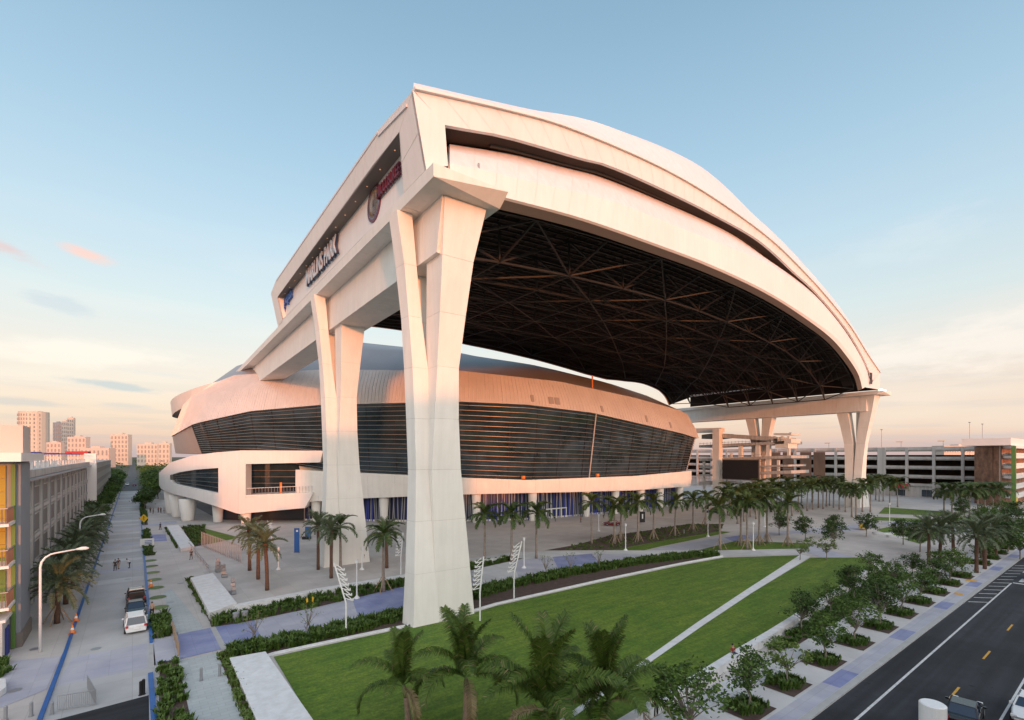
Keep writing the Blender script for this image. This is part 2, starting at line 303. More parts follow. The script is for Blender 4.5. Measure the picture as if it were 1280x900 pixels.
def pbox(name, parent, m, c, sz, rz=0.0):   # a box part that shares its mesh
    o = bpy.data.objects.new(name, ubox(m)); COL.objects.link(o); o.parent = parent; o.location = c; o.scale = sz; o.rotation_euler = (0,0,rz); return o
def pbar(name, parent, m, p, q, w, h=None):
    p, q = Vector(p), Vector(q); d = q-p; o = bpy.data.objects.new(name, ubox(m)); COL.objects.link(o); o.parent = parent
    o.location = (p+q)/2; o.scale = (w, d.length, h or w); o.rotation_euler = d.to_track_quat('Y', 'Z').to_euler(); return o
def copy_tree(o, loc, rz, sc=1.0, label=None, group=None):
    c = o.copy(); COL.objects.link(c); c.location = loc; c.rotation_euler = (0,0,rz); c.scale = (sc,)*3
    if label: c['label'] = label
    if group: c['group'] = group
    for ch in o.children:
        k = ch.copy(); COL.objects.link(k); k.parent = c
        for g in ch.children:
            q = g.copy(); COL.objects.link(q); q.parent = k
    return c

# ================================================================ GROUND
def sheet(name, poly, z, m, kind='structure'):
    b = MB(); n = len(poly); b.add([(p[0],p[1],z) for p in poly], [tuple(range(n))], m); o = b.build(name, kind=kind)
    if o.data.polygons[0].normal.z < 0: o.data.flip_normals()
    return o
def gp(pts): return [G(x, y) for x, y in pts]
sheet('ground', [(-6000,-6000),(6000,-6000),(6000,9000),(-6000,9000)], -.02, 'plaza_paving')
def far_ground():
    m = mat('far_ground', (.05,.06,.035), .95, noise=.4, nscale=.02); sheet('city_ground', [(-3000,330),(6000,330),(6000,8900),(-3000,8900)], 0.0, 'far_ground')
    sheet('city_ground', [(300,-900),(5900,-900),(5900,329.9),(300,329.9)], 0.0, 'far_ground'); sheet('city_ground', [(-3000,-900),(-40,-900),(-40,329.9),(-3000,329.9)], 0.0, 'far_ground')
far_ground()
# street to the left, running along +Y
sheet('road', [(-5.2,-60),(1.25,-60),(2.6,330),(-4.6,330)], .004, 'street_concrete')
sheet('far_road', [(-4.6,330),(2.6,330),(5.2,1500),(-2,1500)], .008, 'lot_asphalt')
for i in range(24):                     # lighter cross bands and lavender crossings
    y = 92 + i*9.4; k = i % 3
    sheet('street_band', [(-5.2,y),(1.4,y),(1.4,y+(2.4 if k else 3.4)),(-5.2,y+(2.4 if k else 3.4))], .008, 'lavender_paving' if k == 1 else 'street_concrete_light')
sheet('crossing', gp([(91,822),(184,804),(184,835),(70,858)]), .008, 'lavender_paving')
sheet('asphalt_patch', gp([(58,903),(186,869),(187,930),(20,990)]), .008, 'asphalt')
sheet('pavement_patch', gp([(0,845),(18,826),(76,820),(58,862),(0,885)]), .004, 'lavender_paving')
sheet('pavement', gp([(192,798),(222,790),(224,826),(192,832)]), .004, 'lavender_paving')
sheet('pavement', gp([(222,793),(266,784),(280,811),(225,824)]), .008, 'blue_paving')
sheet('footpath', gp([(223,826),(271,816),(308,905),(350,1010),(262,1010),(238,905)]), .008, 'green_paving')
sheet('footpath', gp([(203,742),(214,735),(257,788),(222,794)]), .004, 'green_paving')
sheet('footpath', gp([(187,668),(207,668),(209,676),(188,677)]), .004, 'blue_paving')
sheet('footpath', gp([(180,655),(220,651),(222,654),(181,659)]), .004, 'lavender_paving')
sheet('gutter', gp([(262,783),(269,783),(285,812),(277,813)]), .0105, 'kerb_grey'); sheet('gutter', gp([(186,797),(191,797),(193,836),(186,836)]), .0105, 'kerb_grey')
# diagonal promenade
bedA = [(284,812),(300,808),(400,789),(500,764),(560,748),(620,731),(700,715),(780,702),(855,693),(893,691)]
bedB = [(264,784),(300,779),(400,758),(505,733),(560,721),(600,710),(655,698),(700,694),(740,692)]
sheet('promenade', gp([(266,784)] + bedB[1:] + [(855,690),(893,691)] + bedA[::-1] + [(281,811)]), .004, 'lavender_paving')
for a, b, c in ((266,318,'blue_paving'),(440,505,'blue_paving'),(590,640,'street_concrete_light'),(690,740,'blue_paving')):
    ua = lambda x: lut(bedB + [(855,690)], x); la = lambda x: lut(bedA, x+8)
    sheet('promenade_band', gp([(a, ua(a)), (b, ua(b)), (b+10, la(b)), (a+10, la(a))]), .008, c)
sheet('promenade', gp([(805,690),(826,684),(900,672),(1000,662),(1075,655),(1100,655),(1075,664),(980,668),(935,674),(870,688)]), .004, 'lavender_paving')
sheet('promenade_band', gp([(905,672),(930,668.5),(938,672),(918,677)]), .008, 'blue_paving')
sheet('promenade', gp([(1100,655),(1120,650),(1290,668),(1290,676)]), .004, 'lavender_paving')
sheet('promenade', gp([(985,682),(1010,680),(1080,700),(1050,706)]), .004, 'lavender_paving')
sheet('footpath', gp([(575,700),(640,690),(760,688.5),(1005,686),(1010,693),(905,695),(740,692),(655,699)]), .0085, 'street_concrete_light')
# lawns
sheet('lawn', gp([(342,821),(400,808),(500,786.5),(560,776),(620,757.5),(750,728),(850,707),(905,697),(1000,694),(930,739),(870,779),(785,839),(700,900),(560,1010),(470,1010),(391,903)]), .012, 'lawn')
sheet('lawn', gp([(1013,697),(1080,697),(1096,708),(964,799),(880,852),(770,922),(650,1010),(580,1010),(712,900),(797,839),(880,781),(940,741)]), .012, 'lawn')
sheet('lawn_path', gp([(1001,693),(1013,696),(940,741),(880,781),(797,839),(712,900),(580,1010),(560,1010),(700,900),(785,839),(870,779),(930,739)]), .016, 'bench_white')
sheet('lawn', gp([(1098,642),(1106,634),(1190,640),(1190,645)]), .012, 'lawn'); sheet('lawn', gp([(1085,650),(1095,646),(1190,650),(1190,654)]), .012, 'lawn'); sheet('lawn', gp([(1095,662),(1110,659),(1190,663),(1150,680),(1110,668)]), .012, 'lawn')
sheet('lawn', gp([(870,688.5),(920,676),(1008,679),(1010,685.5)]), .012, 'lawn'); sheet('lawn', gp([(766,687.5),(823,677),(900,664),(914,665),(826,683),(805,688)]), .012, 'lawn')
sheet('lawn', gp([(236,676),(254,660),(300,672),(262,680)]), .012, 'lawn')
# avenue to the right, running along +X
sheet('avenue', [(-200,-30),(1500,-30),(1500,14.75),(-200,14.75)], .004, 'asphalt')
def kerb(name, a, b, w, h, m):
    k = MB(); k.prism([(a[0],a[1]-w/2),(b[0],b[1]-w/2),(b[0],b[1]+w/2),(a[0],a[1]+w/2)] if abs(b[0]-a[0]) > abs(b[1]-a[1]) else [(a[0]-w/2,a[1]),(a[0]+w/2,a[1]),(b[0]+w/2,b[1]),(b[0]-w/2,b[1])], -.01, h, m); return k.build(name, kind='structure')
kerb('kerb', (20,14.95), (400,14.95), .5, .13, 'kerb_grey')
kerb('kerb', (-5.4,20), (-5.0,62), .28, .15, 'kerb_blue'); kerb('kerb', (-5.0,62.02), (-4.9,330), .25, .14, 'kerb_blue')
kerb('kerb', (1.15,20), (1.22,51.8), .35, .2, 'kerb_blue'); kerb('kerb', (1.5,60.5), (2.6,320), .28, .16, 'kerb_blue')
sheet('pavement', [(20,15.2),(400,15.2),(400,21.5),(20,21.5)], .10, 'street_concrete_light')
for i in range(60):
    x = 24 + i*4.1; sheet('pavement_band', [(x,15.25),(x+4.1,15.25),(x+4.1,16.55),(x,16.55)], .104, 'blue_paving' if i % 4 == 1 else 'lavender_paving')
def strip(name, x0, y0, x1, y1, m, z=.012): return sheet(name, [(x0,y0),(x1,y0),(x1,y1),(x0,y1)], z, m)
strip('edge_line', 20, 12.72, 101.5, 12.9, 'road_white'); strip('edge_line', 112, 12.72, 260, 12.9, 'road_white'); strip('edge_line', 20, 6.55, 260, 6.7, 'road_white')
for i in range(18): strip('lane_dash', 37.4+i*12.05, 9.5, 40.4+i*12.05, 9.66, 'road_yellow')
for i in range(12):
    x = 84 + i*3.1; sheet('hatch_line', [(x,14.5),(x+.3,14.5),(x+1.9,12.95),(x+1.6,12.95)], .012, 'road_white')
strip('stop_bar', 101.6, 6.9, 102.2, 12.7, 'road_white')
for k in range(7): strip('crosswalk_bar', 103.4, 4.9+k*1.15, 106.4, 5.4+k*1.15, 'road_white')
strip('curb_ramp', 97.5, 16.0, 98.9, 17.2, 'tactile_yellow', .108); strip('curb_ramp', 86.8, 15.6, 88.2, 16.5, 'tactile_yellow', .108)
strip('far_verge', -200, -60, 400, -30.1, 'lawn', .01)
# planting beds (soil)
def mkbed(poly, z=.02): return sheet('planting_bed', poly, z, 'soil')
lawnedge = [(290,822),(342,818),(400,805.5),(500,784.5),(560,773.5),(620,755.5),(750,726),(850,705),(903,695.5)]
BED_A = gp(bedA) + gp(lawnedge[::-1]); mkbed(BED_A)
edge = MB(); q = gp([(310,829)] + lawnedge[1:])
for a, b in zip(q, q[1:]): edge.bar((a.x,a.y,.09), (b.x,b.y,.09), .32, 'bench_white', .18)
edge.build('lawn_edging', kind='structure')
BED_B = gp([(262,776),(300,766),(400,745),(505,726),(560,713),(600,703),(640,698)]) + gp([(655,698),(600,710),(560,721),(505,733),(400,758),(300,779),(264,784)]); mkbed(BED_B)
BED_C = gp([(681,688),(721,681),(760,670),(800,664.5),(860,655),(905,655),(900,664),(823,677),(766,687.5)]); mkbed(BED_C)
BED_D = gp([(233,726),(239,722),(264,771),(262,777)]); mkbed(BED_D)
BED_E = gp([(200,827),(222,825),(240,905),(262,1000),(205,1000),(198,905)]); mkbed(BED_E)
BED_F = gp([(273,819),(286,815),(321,903),(356,1000),(338,1000),(306,903)]); mkbed(BED_F)
BED_G = gp([(190,773),(208,768),(214,795),(190,799)]); mkbed(BED_G)
BED_H = gp([(177,663),(186,662),(189,674),(179,675)]); mkbed(BED_H); BED_I = gp([(179,684),(190,683),(193,694),(181,695)]); mkbed(BED_I)
BED_J = gp([(174,630),(181,630),(185,656),(177,657)]); mkbed(BED_J); BED_K = gp([(206,660),(211,659),(225,683),(220,686)]); mkbed(BED_K)
BED_L = gp([(1098,716),(1085,728),(972,802),(960,812),(990,812),(1000,806),(1110,737),(1140,720)]); mkbed(BED_L, .12)
BED_M = gp([(228,660),(254,657),(262,680),(240,684)]); mkbed(BED_M)
for i, y in enumerate((701,708,716,725,735,747,759.5)):
    c = G(188 + 12*((y-701)/58)**1.0, y); g = MB(); g.lathe([(1.02,0),(1.02,.05),(.92,.05),(.92,.02)], 'kerb_grey', 20); g.lathe([(.9,.03),(.85,.10),(.5,.14),(0.01,.12)], 'grass_blade', 16)
    o = g.build('grass_disc'); o.location = (c.x, c.y, 0.004); tag(o, ['farthest','sixth nearest','fifth nearest','fourth nearest','third nearest','second nearest','nearest'][i] + ' of seven round grass discs set in the paving right of the parked cars', 'planter', 'round grass discs beside the street')
PITS = [(35.5,17.9)] + [(41.7+7.35*i, 17.9) for i in range(9)] + [(115+7.6*i, 18) for i in range(6)]
for x, y in PITS: mkbed([(x-1.7,y-1.1),(x+1.7,y-1.1),(x+1.7,y+1.5),(x-1.7,y+1.5)], .13)
# dropped manholes
for px, py in ((44,811),(160,724),(120,811),(19,863),(213,753),(226,729)):
    c = G(px, py); o = MB().lathe([(.42,0),(.42,.012)], 'steel_grey', 14).build('manhole_cover', kind='structure'); o.location = (c.x, c.y, .014)

# ================================================================ STADIUM BODY
PLAN = [(40,330),(20,280),(15,245),(12.5,215),(11.5,197),(13,182),(17,170),(22,161.5),(29,153),(38,145),(48,136),(59,126),(70,117.5),(85,109.5),(100,106),(120,104.8),(140,105),(152,105.5),(161,106.5),(168,109),(173,114),(176,124),(178,145),(178,190),(172,240),(155,290),(120,330),(80,345)]
P = spl([(x,y,0) for x,y in PLAN], 8); NP = len(P)
I0 = 16; I1 = 21*8                      # samples the photo shows
def nrm(i):
    a, b = P[max(i-1,0)], P[min(i+1,NP-1)]; t = (b-a).normalized(); return Vector((t.y, -t.x, 0))
def level(tab, off, lo=0, hi=NP):
    """one horizontal line of the bowl: plan curve pushed out by off, height measured from the photo"""
    zs = {}; pts = []
    for i in range(NP):
        k = min(max(i, I0), I1); px0 = pix(P[k])[0]
        o = lut(off, px0) if isinstance(off, list) else off
        p = P[k] + nrm(k)*o; px, _, d = pix(p); zs[i] = H + (HZ - lut(tab, px))*d/F
        pts.append(P[i] + nrm(i)*o)
    return [Vector((pts[i].x, pts[i].y, zs[i])) for i in range(lo, hi)]
Gb = [(200,567),(250,567),(330,575),(403,587),(452,590),(577,596),(660,599),(740,597),(793,594),(847,590),(870,586)]
Gt = [(200,552),(213,547),(240,532),(250,529),(313,515),(403,507),(450,506),(573,503),(660,507),(740,517),(810,533),(853,543),(872,549)]
Gt2 = [(x, y-1.2) for x, y in Gt]
Mm = [(215,522),(240,495),(293,487),(403,484),(573,483),(700,497),(793,515),(872,537)]
Mt = [(250,483),(273,477),(293,469),(347,465),(400,462),(573,463),(700,477),(793,497),(850,513),(872,525)]
Dt = [(300,455),(400,433),(450,428),(575,441),(660,459),(727,476),(793,499),(845,512)]
Lt = [(372,587),(403,589),(452,591),(577,597),(660,600),(740,597),(793,595),(870,588)]
Lb = [(372,628),(392,627),(452,623),(580,618),(720,615),(793,613),(860,608),(872,606)]
st = thing('stadium', 'ribbed beige bowl shaped stadium with wide louvered glass band under the open roof', 'stadium', (0,0,0))
iG0 = next(i for i in range(I0, NP) if pix(P[i])[0] > 251 and P[i].y < 185)      # glass starts
iG1 = max(i for i in range(I1-24, I1) if True and P[i].x < 166)                   # glass ends
iL0 = next(i for i in range(iG0, NP) if pix(P[i])[0] > 372)
LV = {'gb': level(Gb, 0), 'gt': level(Gt, [(215,.6),(255,3)]), 'gt2': level(Gt2, [(215,.9),(262,4.2)]), 'mm': level(Mm, [(200,-3),(290,1),(400,3)]), 'mt': level(Mt, [(200,-14),(290,-6),(400,0)]), 'dt': level(Dt, -30), 'lt': level(Lt, 1.6), 'lb': level(Lb, 1.2), 'ltin': level(Lt, -.5)}
# glass wall: mullion bays are parts, each pane a piece
def seg(a, b, t): return a + (b-a)*t
gl = MB(); gl.grid([LV['gb'][iG0:iG1+1], LV['gt'][iG0:iG1+1]], 'glass_dark'); gl.build('glass_wall', st, smooth=True)
for k in range(iG0, iG1+1, 4):
    a, b = LV['gb'][k] + nrm(k)*.12, LV['gt'][k] + nrm(k)*.12; pbar('mullion', st, 'glass_grid', a, b, .18, .1)
NL = 15
for j in range(NL):                      # horizontal louvers, one object each
    t = (j+.5)/NL; b = MB(); R0 = []; R1 = []; R2 = []; R3 = []
    for k in range(iG0, iG1+1):
        p = seg(LV['gb'][k], LV['gt'][k], t) + nrm(k)*.3; n = nrm(k)*.14; z = Vector((0,0,.055)); R0.append(p-z); R1.append(p-z+n); R2.append(p+z+n); R3.append(p+z)
    b.grid([R0,R1,R2,R3,R0], 'louver_metal'); b.build('louver', st)
rm = MB()                                # brighter divider of the glass wall and its base lights
k = next(i for i in range(iG0, NP) if pix(P[i])[0] > 733); rm.bar(LV['gb'][k]+nrm(k)*.7, LV['gt'][k]+nrm(k)*.7, .24, 'beige_metal'); rm.build('glass_rib', st)
for px in (649, 738):
    k = next(i for i in range(iG0, NP) if pix(P[i])[0] > px); c = LV['lt'][k]; b = MB(); b.box((c.x,c.y,c.z+.7), (1.0,.6,.8), 'orange_paint', .05); b.build('roof_vent_box', st)
# left taupe shell and right end shell (no glass)
b = MB(); b.grid([LV['gb'][:iG0+1], LV['gt'][:iG0+1]], 'taupe_metal'); b.build('lower_shell', st, smooth=True)
b = MB(); b.grid([LV['gb'][iG1:], LV['gt'][iG1:]], 'beige_metal'); b.build('end_shell', st, smooth=True)
# ribbed metal band, panel by panel
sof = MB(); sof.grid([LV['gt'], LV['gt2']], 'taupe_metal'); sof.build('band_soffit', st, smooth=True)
def banded(rows, i0, i1, step, m, name, gap=.06, proud=0.0):
    for k in range(i0, i1, step):
        e = min(k+step, i1); g = []
        for r in rows:
            q = r[k:e+1]; d0 = (q[1]-q[0]).normalized()*gap; d1 = (q[-1]-q[-2]).normalized()*gap; q = [q[0]+d0] + q[1:-1] + [q[-1]-d1]; g.append([p + nrm(min(k+i,NP-1))*proud for i, p in enumerate(q)])
        bb = MB(); bb.grid(g, m); bb.build(name, st, smooth=True)
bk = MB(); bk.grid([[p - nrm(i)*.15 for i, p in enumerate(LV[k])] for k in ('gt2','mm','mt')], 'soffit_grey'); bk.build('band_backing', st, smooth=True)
banded([LV['gt2'], LV['mm'], LV['mt']], 0, NP-1, 2, 'beige_metal', 'band_panel')
rb = MB()
for k in range(I0, I1, 1):
    for t in (0, .5):
        f = lambda r: seg(r[k], r[k+1], t)+nrm(k)*.02
        rb.bar(f(LV['gt2']), f(LV['mm']), .08, 'beige_metal', .12); rb.bar(f(LV['mm']), f(LV['mt']), .08, 'beige_metal', .12)
rb.build('standing_seam', st, kind='stuff')
for px, n in ((652,1),(676,1),(684,1),(738,1),(793,1),(826,1)):
    k = next(i for i in range(iG0, NP) if pix(P[i])[0] > px); a, c = seg(LV['gt2'][k], LV['mm'][k], .35), seg(LV['gt2'][k], LV['mm'][k], .95); pbar('vent_grille', st, 'taupe_metal', a+nrm(k)*.12, c+nrm(k)*.12, 1.5 if px in (676,684) else .9, .2)
dm = MB(); cen = Vector((95,225,57)); top = [seg(p, cen, .5) + Vector((0,0,1.2)) for p in LV['dt']]
dm.grid([LV['mt'], [seg(a, c, .5)+Vector((0,0,2.2)) for a, c in zip(LV['mt'], LV['dt'])], LV['dt'], top, [cen]*NP], 'dome_metal'); dm.build('dome', st, smooth=True)
k = next(i for i in range(iG0, NP) if pix(P[i])[0] > 735); a = seg(LV['mt'][k], LV['dt'][k], .02); dv = MB(); dv.bar(a, a+Vector((0,0,4)), .3, 'orange_paint'); dv.build('mast', st)
# white band and its underside
fr = iL0; b = MB(); b.grid([LV['lt'][fr:], LV['ltin'][fr:]], 'white_concrete'); b.build('terrace', st, smooth=True)
banded([LV['lb'], [seg(a,c,.5)+nrm(i)*.25 for i,(a,c) in enumerate(zip(LV['lb'],LV['lt']))], LV['lt']], fr, NP-1, 4, 'white_concrete', 'parapet_panel', gap=.012)
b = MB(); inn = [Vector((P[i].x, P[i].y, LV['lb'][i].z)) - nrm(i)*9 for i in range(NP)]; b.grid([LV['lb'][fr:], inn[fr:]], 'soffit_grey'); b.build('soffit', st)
# entrance glass with slanted fins
g0 = [Vector((P[i].x,P[i].y,0)) - nrm(i)*4 for i in range(NP)]; g1 = [Vector((g0[i].x,g0[i].y,LV['lb'][i].z)) for i in range(NP)]
b = MB(); b.grid([g0[fr:], g1[fr:]], 'navy'); b.build('entrance_glass', st)
b = MB(); b.grid([[p+nrm(fr+i)*.5 for i,p in enumerate(g0[fr:])], [p+nrm(fr+i)*.5+Vector((0,0,.5)) for i,p in enumerate(g0[fr:])]], 'white_concrete'); b.build('entrance_sill', st)
fin = MB(); random.seed(3); nf = 0
for i in range(fr, I1):
    L0 = (P[i+1]-P[i]).length if i+1 < NP else 0; n = max(1, int(L0/.62))
    for q in range(n):
        t = (q+random.random()*.4)/n; a = seg(g0[i], g0[i+1], t)+nrm(i)*.6; c = seg(g1[i], g1[i+1], t)+nrm(i)*.6 + (P[i+1]-P[i]).normalized()*random.uniform(-.5,.5)
        if nf < 290: pbar('fin', st, random.choice(('fin_white','fin_white','fin_blue')), a, c, .12, .25)
        else: fin.bar(a, c, .12, random.choice(('fin_white','fin_blue')), .25)
        nf += 1
if fin.v: fin.build('fins', st, kind='stuff')
# tapered columns under the band
def column(p, z, r0=.95, r1=1.35, name='column'):
    b = MB(); b.lathe([(r0,0),(r0,.3),(r1,z)], 'white_concrete', 16); o = b.build(name, st, smooth=True); o.location = (p[0],p[1],0); return o
for px in (392, 478, 530, 592, 659, 726, 763, 796, 823, 848):
    k = next(i for i in range(iL0, NP) if pix(P[i] - nrm(i)*.6)[0] > px); p = P[k]-nrm(k)*.6; column(p, LV['lb'][k].z+.1)
for a, c in ((690,700),(700,706)):
    pass
# door frame in the entrance
k = next(i for i in range(iL0, NP) if pix(P[i]-nrm(i)*4)[0] > 690); c = g0[k]+nrm(k)*1.0
for dx in (-4,-2,0,2,4): pbox('door_frame', st, 'lamp_white', (c.x+dx, c.y, 1.4), (.25,.3,2.8))
pbox('door_header', st, 'lamp_white', (c.x, c.y, 2.85), (8.3,.35,.3))
# ---- corner block on the left with window and terrace
BL = spl([(26,262,0),(10,236,0),(7.6,215,0),(7.2,200,0),(8,186,0),(10.2,172,0),(14,161.5,0),(18.5,155,0),(24,149.5,0)], 6); NB = len(BL)
BT = [(190,600),(198,597),(200,590),(213,578),(240,569.5),(270,565.5),(303,563)]; BB = [(190,600),(198,603),(201,611),(215,617),(243,624),(270,633),(298,642.5)]
WT = [(195,597),(212,594),(225,590),(245,587),(277,584.5),(283,584)]; WB = [(195,600),(212,599),(217,605),(245,611),(277,617.5),(283,618)]
def bl(tab, off=0.0):
    o = []
    for i, p in enumerate(BL):
        a, b_ = BL[max(i-1,0)], BL[min(i+1,NB-1)]; t = (b_-a).normalized(); q = p + Vector((t.y,-t.x,0))*off; px, _, d = pix(q); z = H + (HZ-lut(tab, px))*d/F; o.append(Vector((q.x,q.y,z)))
    zz = o[18].z                         # beyond the silhouette keep the height level
    for i in range(18): o[i].z = zz
    return o
bt, bb, wt, wb = bl(BT), bl(BB), bl(WT), bl(WB)
w0 = next(i for i in range(18, NB) if pix(BL[i])[0] > 211.5); w1 = max(i for i in range(NB) if pix(BL[i])[0] < 278)
b = MB(); b.grid([wt[w0:w1+1], bt[w0:w1+1]], 'white_panel'); b.grid([bb[w0:w1+1], wb[w0:w1+1]], 'white_panel'); b.grid([bb[:w0+1], bt[:w0+1]], 'white_panel'); b.grid([bb[w1:], bt[w1:]], 'white_panel'); b.build('corner_shell', st, smooth=False)
wi = [p + Vector((.75,.7,0)) for p in wt], [p + Vector((.75,.7,0)) for p in wb]
b = MB(); b.grid([wi[1][w0:w1+1], wi[0][w0:w1+1]], 'glass_dark'); b.build('corner_window', st)
b = MB(); b.grid([wt[w0:w1+1], wi[0][w0:w1+1]], 'white_panel'); b.grid([wb[w0:w1+1], wi[1][w0:w1+1]], 'white_panel'); b.grid([[wt[w1],wi[0][w1]],[wb[w1],wi[1][w1]]], 'white_panel'); b.build('window_reveal', st)
for t in (.2,.4,.6,.8):
    b = MB()
    for i in range(w0, w1):
        a, c = seg(wi[1][i], wi[0][i], t), seg(wi[1][i+1], wi[0][i+1], t); b.bar(a-Vector((.15,.1,0)), c-Vector((.15,.1,0)), .12, 'louver_metal')
    b.build('window_louver', st)
# right face of the block: fin, opening, balcony
Cn = Vector((24,149.5,0)); Ce = Vector((41.2,139.4,0)); fd = (Ce-Cn).normalized(); fn = Vector((fd.y,-fd.x,0))
def onface(px, py, push=0.0):
    c = Cn + fn*push; a, bq = ray(px); d = (c.x*fd.y - c.y*fd.x)/(a*fd.y - bq*fd.x); return D(px, py, d)
def slab(name, quad, depth, m, parent=st, push=0.0):
    f = [onface(x, y, push) for x, y in quad]; bb_ = MB(); bb_.hexa(f, [p - fn*depth for p in f], m); return fixn(bb_.build(name, parent))
slab('corner_pier', [(300,563),(307,580),(307,621),(298.5,642.5)], 4, 'white_panel')
slab('terrace_roof', [(300,563),(404,563.4),(400,578),(307.2,580)], 7, 'white_panel')
slab('terrace_front', [(298.5,642.3),(307,621.5),(391,617),(381,635)], 6, 'white_panel')
slab('terrace_floor', [(307,619),(391,615.5),(390,618),(307,621.2)], 12, 'white_concrete', push=-.05)
f = [onface(x, y, -9) for x, y in ((300,578),(405,575),(405,625),(300,625))]; b = MB(); b.add(f, [(0,1,2,3)], 'glass_dark'); b.build('terrace_glass', st)
for y in (588,596,604): a, c = onface(305,y,-8.7), onface(378,y,-8.7); pbar('window_louver', st, 'louver_metal', a, c, .15)
slab('terrace_wall', [(373,580),(404,580),(404,620),(384,620)], 1.0, 'white_concrete', push=-7)
for k in range(22):
    t = k/21; a = onface(308+t*82, 610.5-3.6*t+9, -.2); pbar('baluster', st, 'steel_grey', a, a+Vector((0,0,1.9)), .07)
pbar('handrail', st, 'lamp_white', onface(308,610.6,-.2), onface(390,607.2,-.2), .12)
pbar('terrace_post', st, 'orange_paint', onface(351,619,-3), onface(351,603,-3), .5)
# legs and dark lobby under the block
lob = MB(); lob.prism([(20,166),(27,158),(46,146),(58,132),(62,150),(40,200),(18,215)], .02, 9, 'glass_grid'); lob.build('lobby', st)
for i, (x, y, z) in enumerate(((24.6,151.4,3.6),(19,160,4.2),(12.6,169,5),(11,181,5.6),(10.2,194,6.2),(11,208,6.6),(12,222,7),(13,236,7))): column((x,y), z+1.2, 1.15 if i < 2 else 1.6, 1.5 if i < 2 else 2.3, 'leg')
# fence of upright steel slats round the block corner
fa, fb = G(252,683), G(301,703); fnc = thing('slat_fence', 'tall fence of upright steel slats below the pink corner block', 'fence')
n = 24
for k in range(n):
    p = seg(fa, fb, k/(n-1)); pbar('slat', fnc, 'steel_grey', (p.x,p.y,0), (p.x,p.y,3.0), .13, .05)
for z in (.3, 2.8): pbar('rail', fnc, 'steel_grey', (fa.x,fa.y+.1,z), (fb.x,fb.y+.1,z), .08)
# tilted ring canopy behind the bowl, far left
rg = thing('roof_ring', 'curved metal parapet ring jutting out behind the left end of the bowl', 'roof ring')
Q = spl([(62,238,56),(44,244,54.5),(30,253,51.5),(19,266,47.5),(14.6,282,44.8),(18,302,44),(40,330,44)], 8); b = MB()
b.grid([Q, [p+Vector((.7,.3,-6.5)) for p in Q]], 'beige_metal'); b.build('parapet', rg, smooth=True)
b = MB(); b.grid([[p+Vector((.7,.3,-6.5)) for p in Q], [p+Vector((22,8,-8)) for p in Q]], 'soffit_grey'); b.grid([Q, [p+Vector((22,8,.5)) for p in Q]], 'dome_metal'); b.build('ring_roof', rg, smooth=True)

# ================================================================ ROOF TRACKS AND SUPER COLUMNS
TD = Vector((.031, 1, 0)).normalized()          # track direction
TN = Vector((TD.y, -TD.x, 0))                   # towards the other track
def tp(o, s, t, z): p = o + TN*s + TD*t; return Vector((p.x, p.y, z))
def panelled(name, parent, rings, m, gap=.05):
    """stack of hollow-looking concrete segments: rings of 4 corners from foot to head, a recessed joint between"""
    core = MB()
    for a, c in zip(rings, rings[1:]):
        ca = sum(a, Vector())/len(a); h = (c[0]-a[0]).normalized()*gap
        bb_ = MB(); n = len(a); bb_.add([p+h*.5 for p in a] + [p-h*.5 for p in c], [tuple(range(n-1,-1,-1)), tuple(range(n,2*n))] + [(k,(k+1)%n,n+(k+1)%n,n+k) for k in range(n)], m); fixn(bb_.build(name, parent))
    return None
def ringlerp(keys, z):
    for (z0, r0), (z1, r1) in zip(keys, keys[1:]):
        if z <= z1 + 1e-6: t = (z-z0)/(z1-z0); return [a + (b_-a)*t for a, b_ in zip(r0, r1)]
    return keys[-1][1]
def solve_s(px, t):                    # sideways offset of a point of the near column seen at photo column px
    u = (px-640)/F; b0 = NC + TD*t; f = lambda q: (CF*q.x-SF*q.y) - u*(SF*q.x+CF*q.y)
    return -f(b0)/(f(b0+TN)-f(b0))
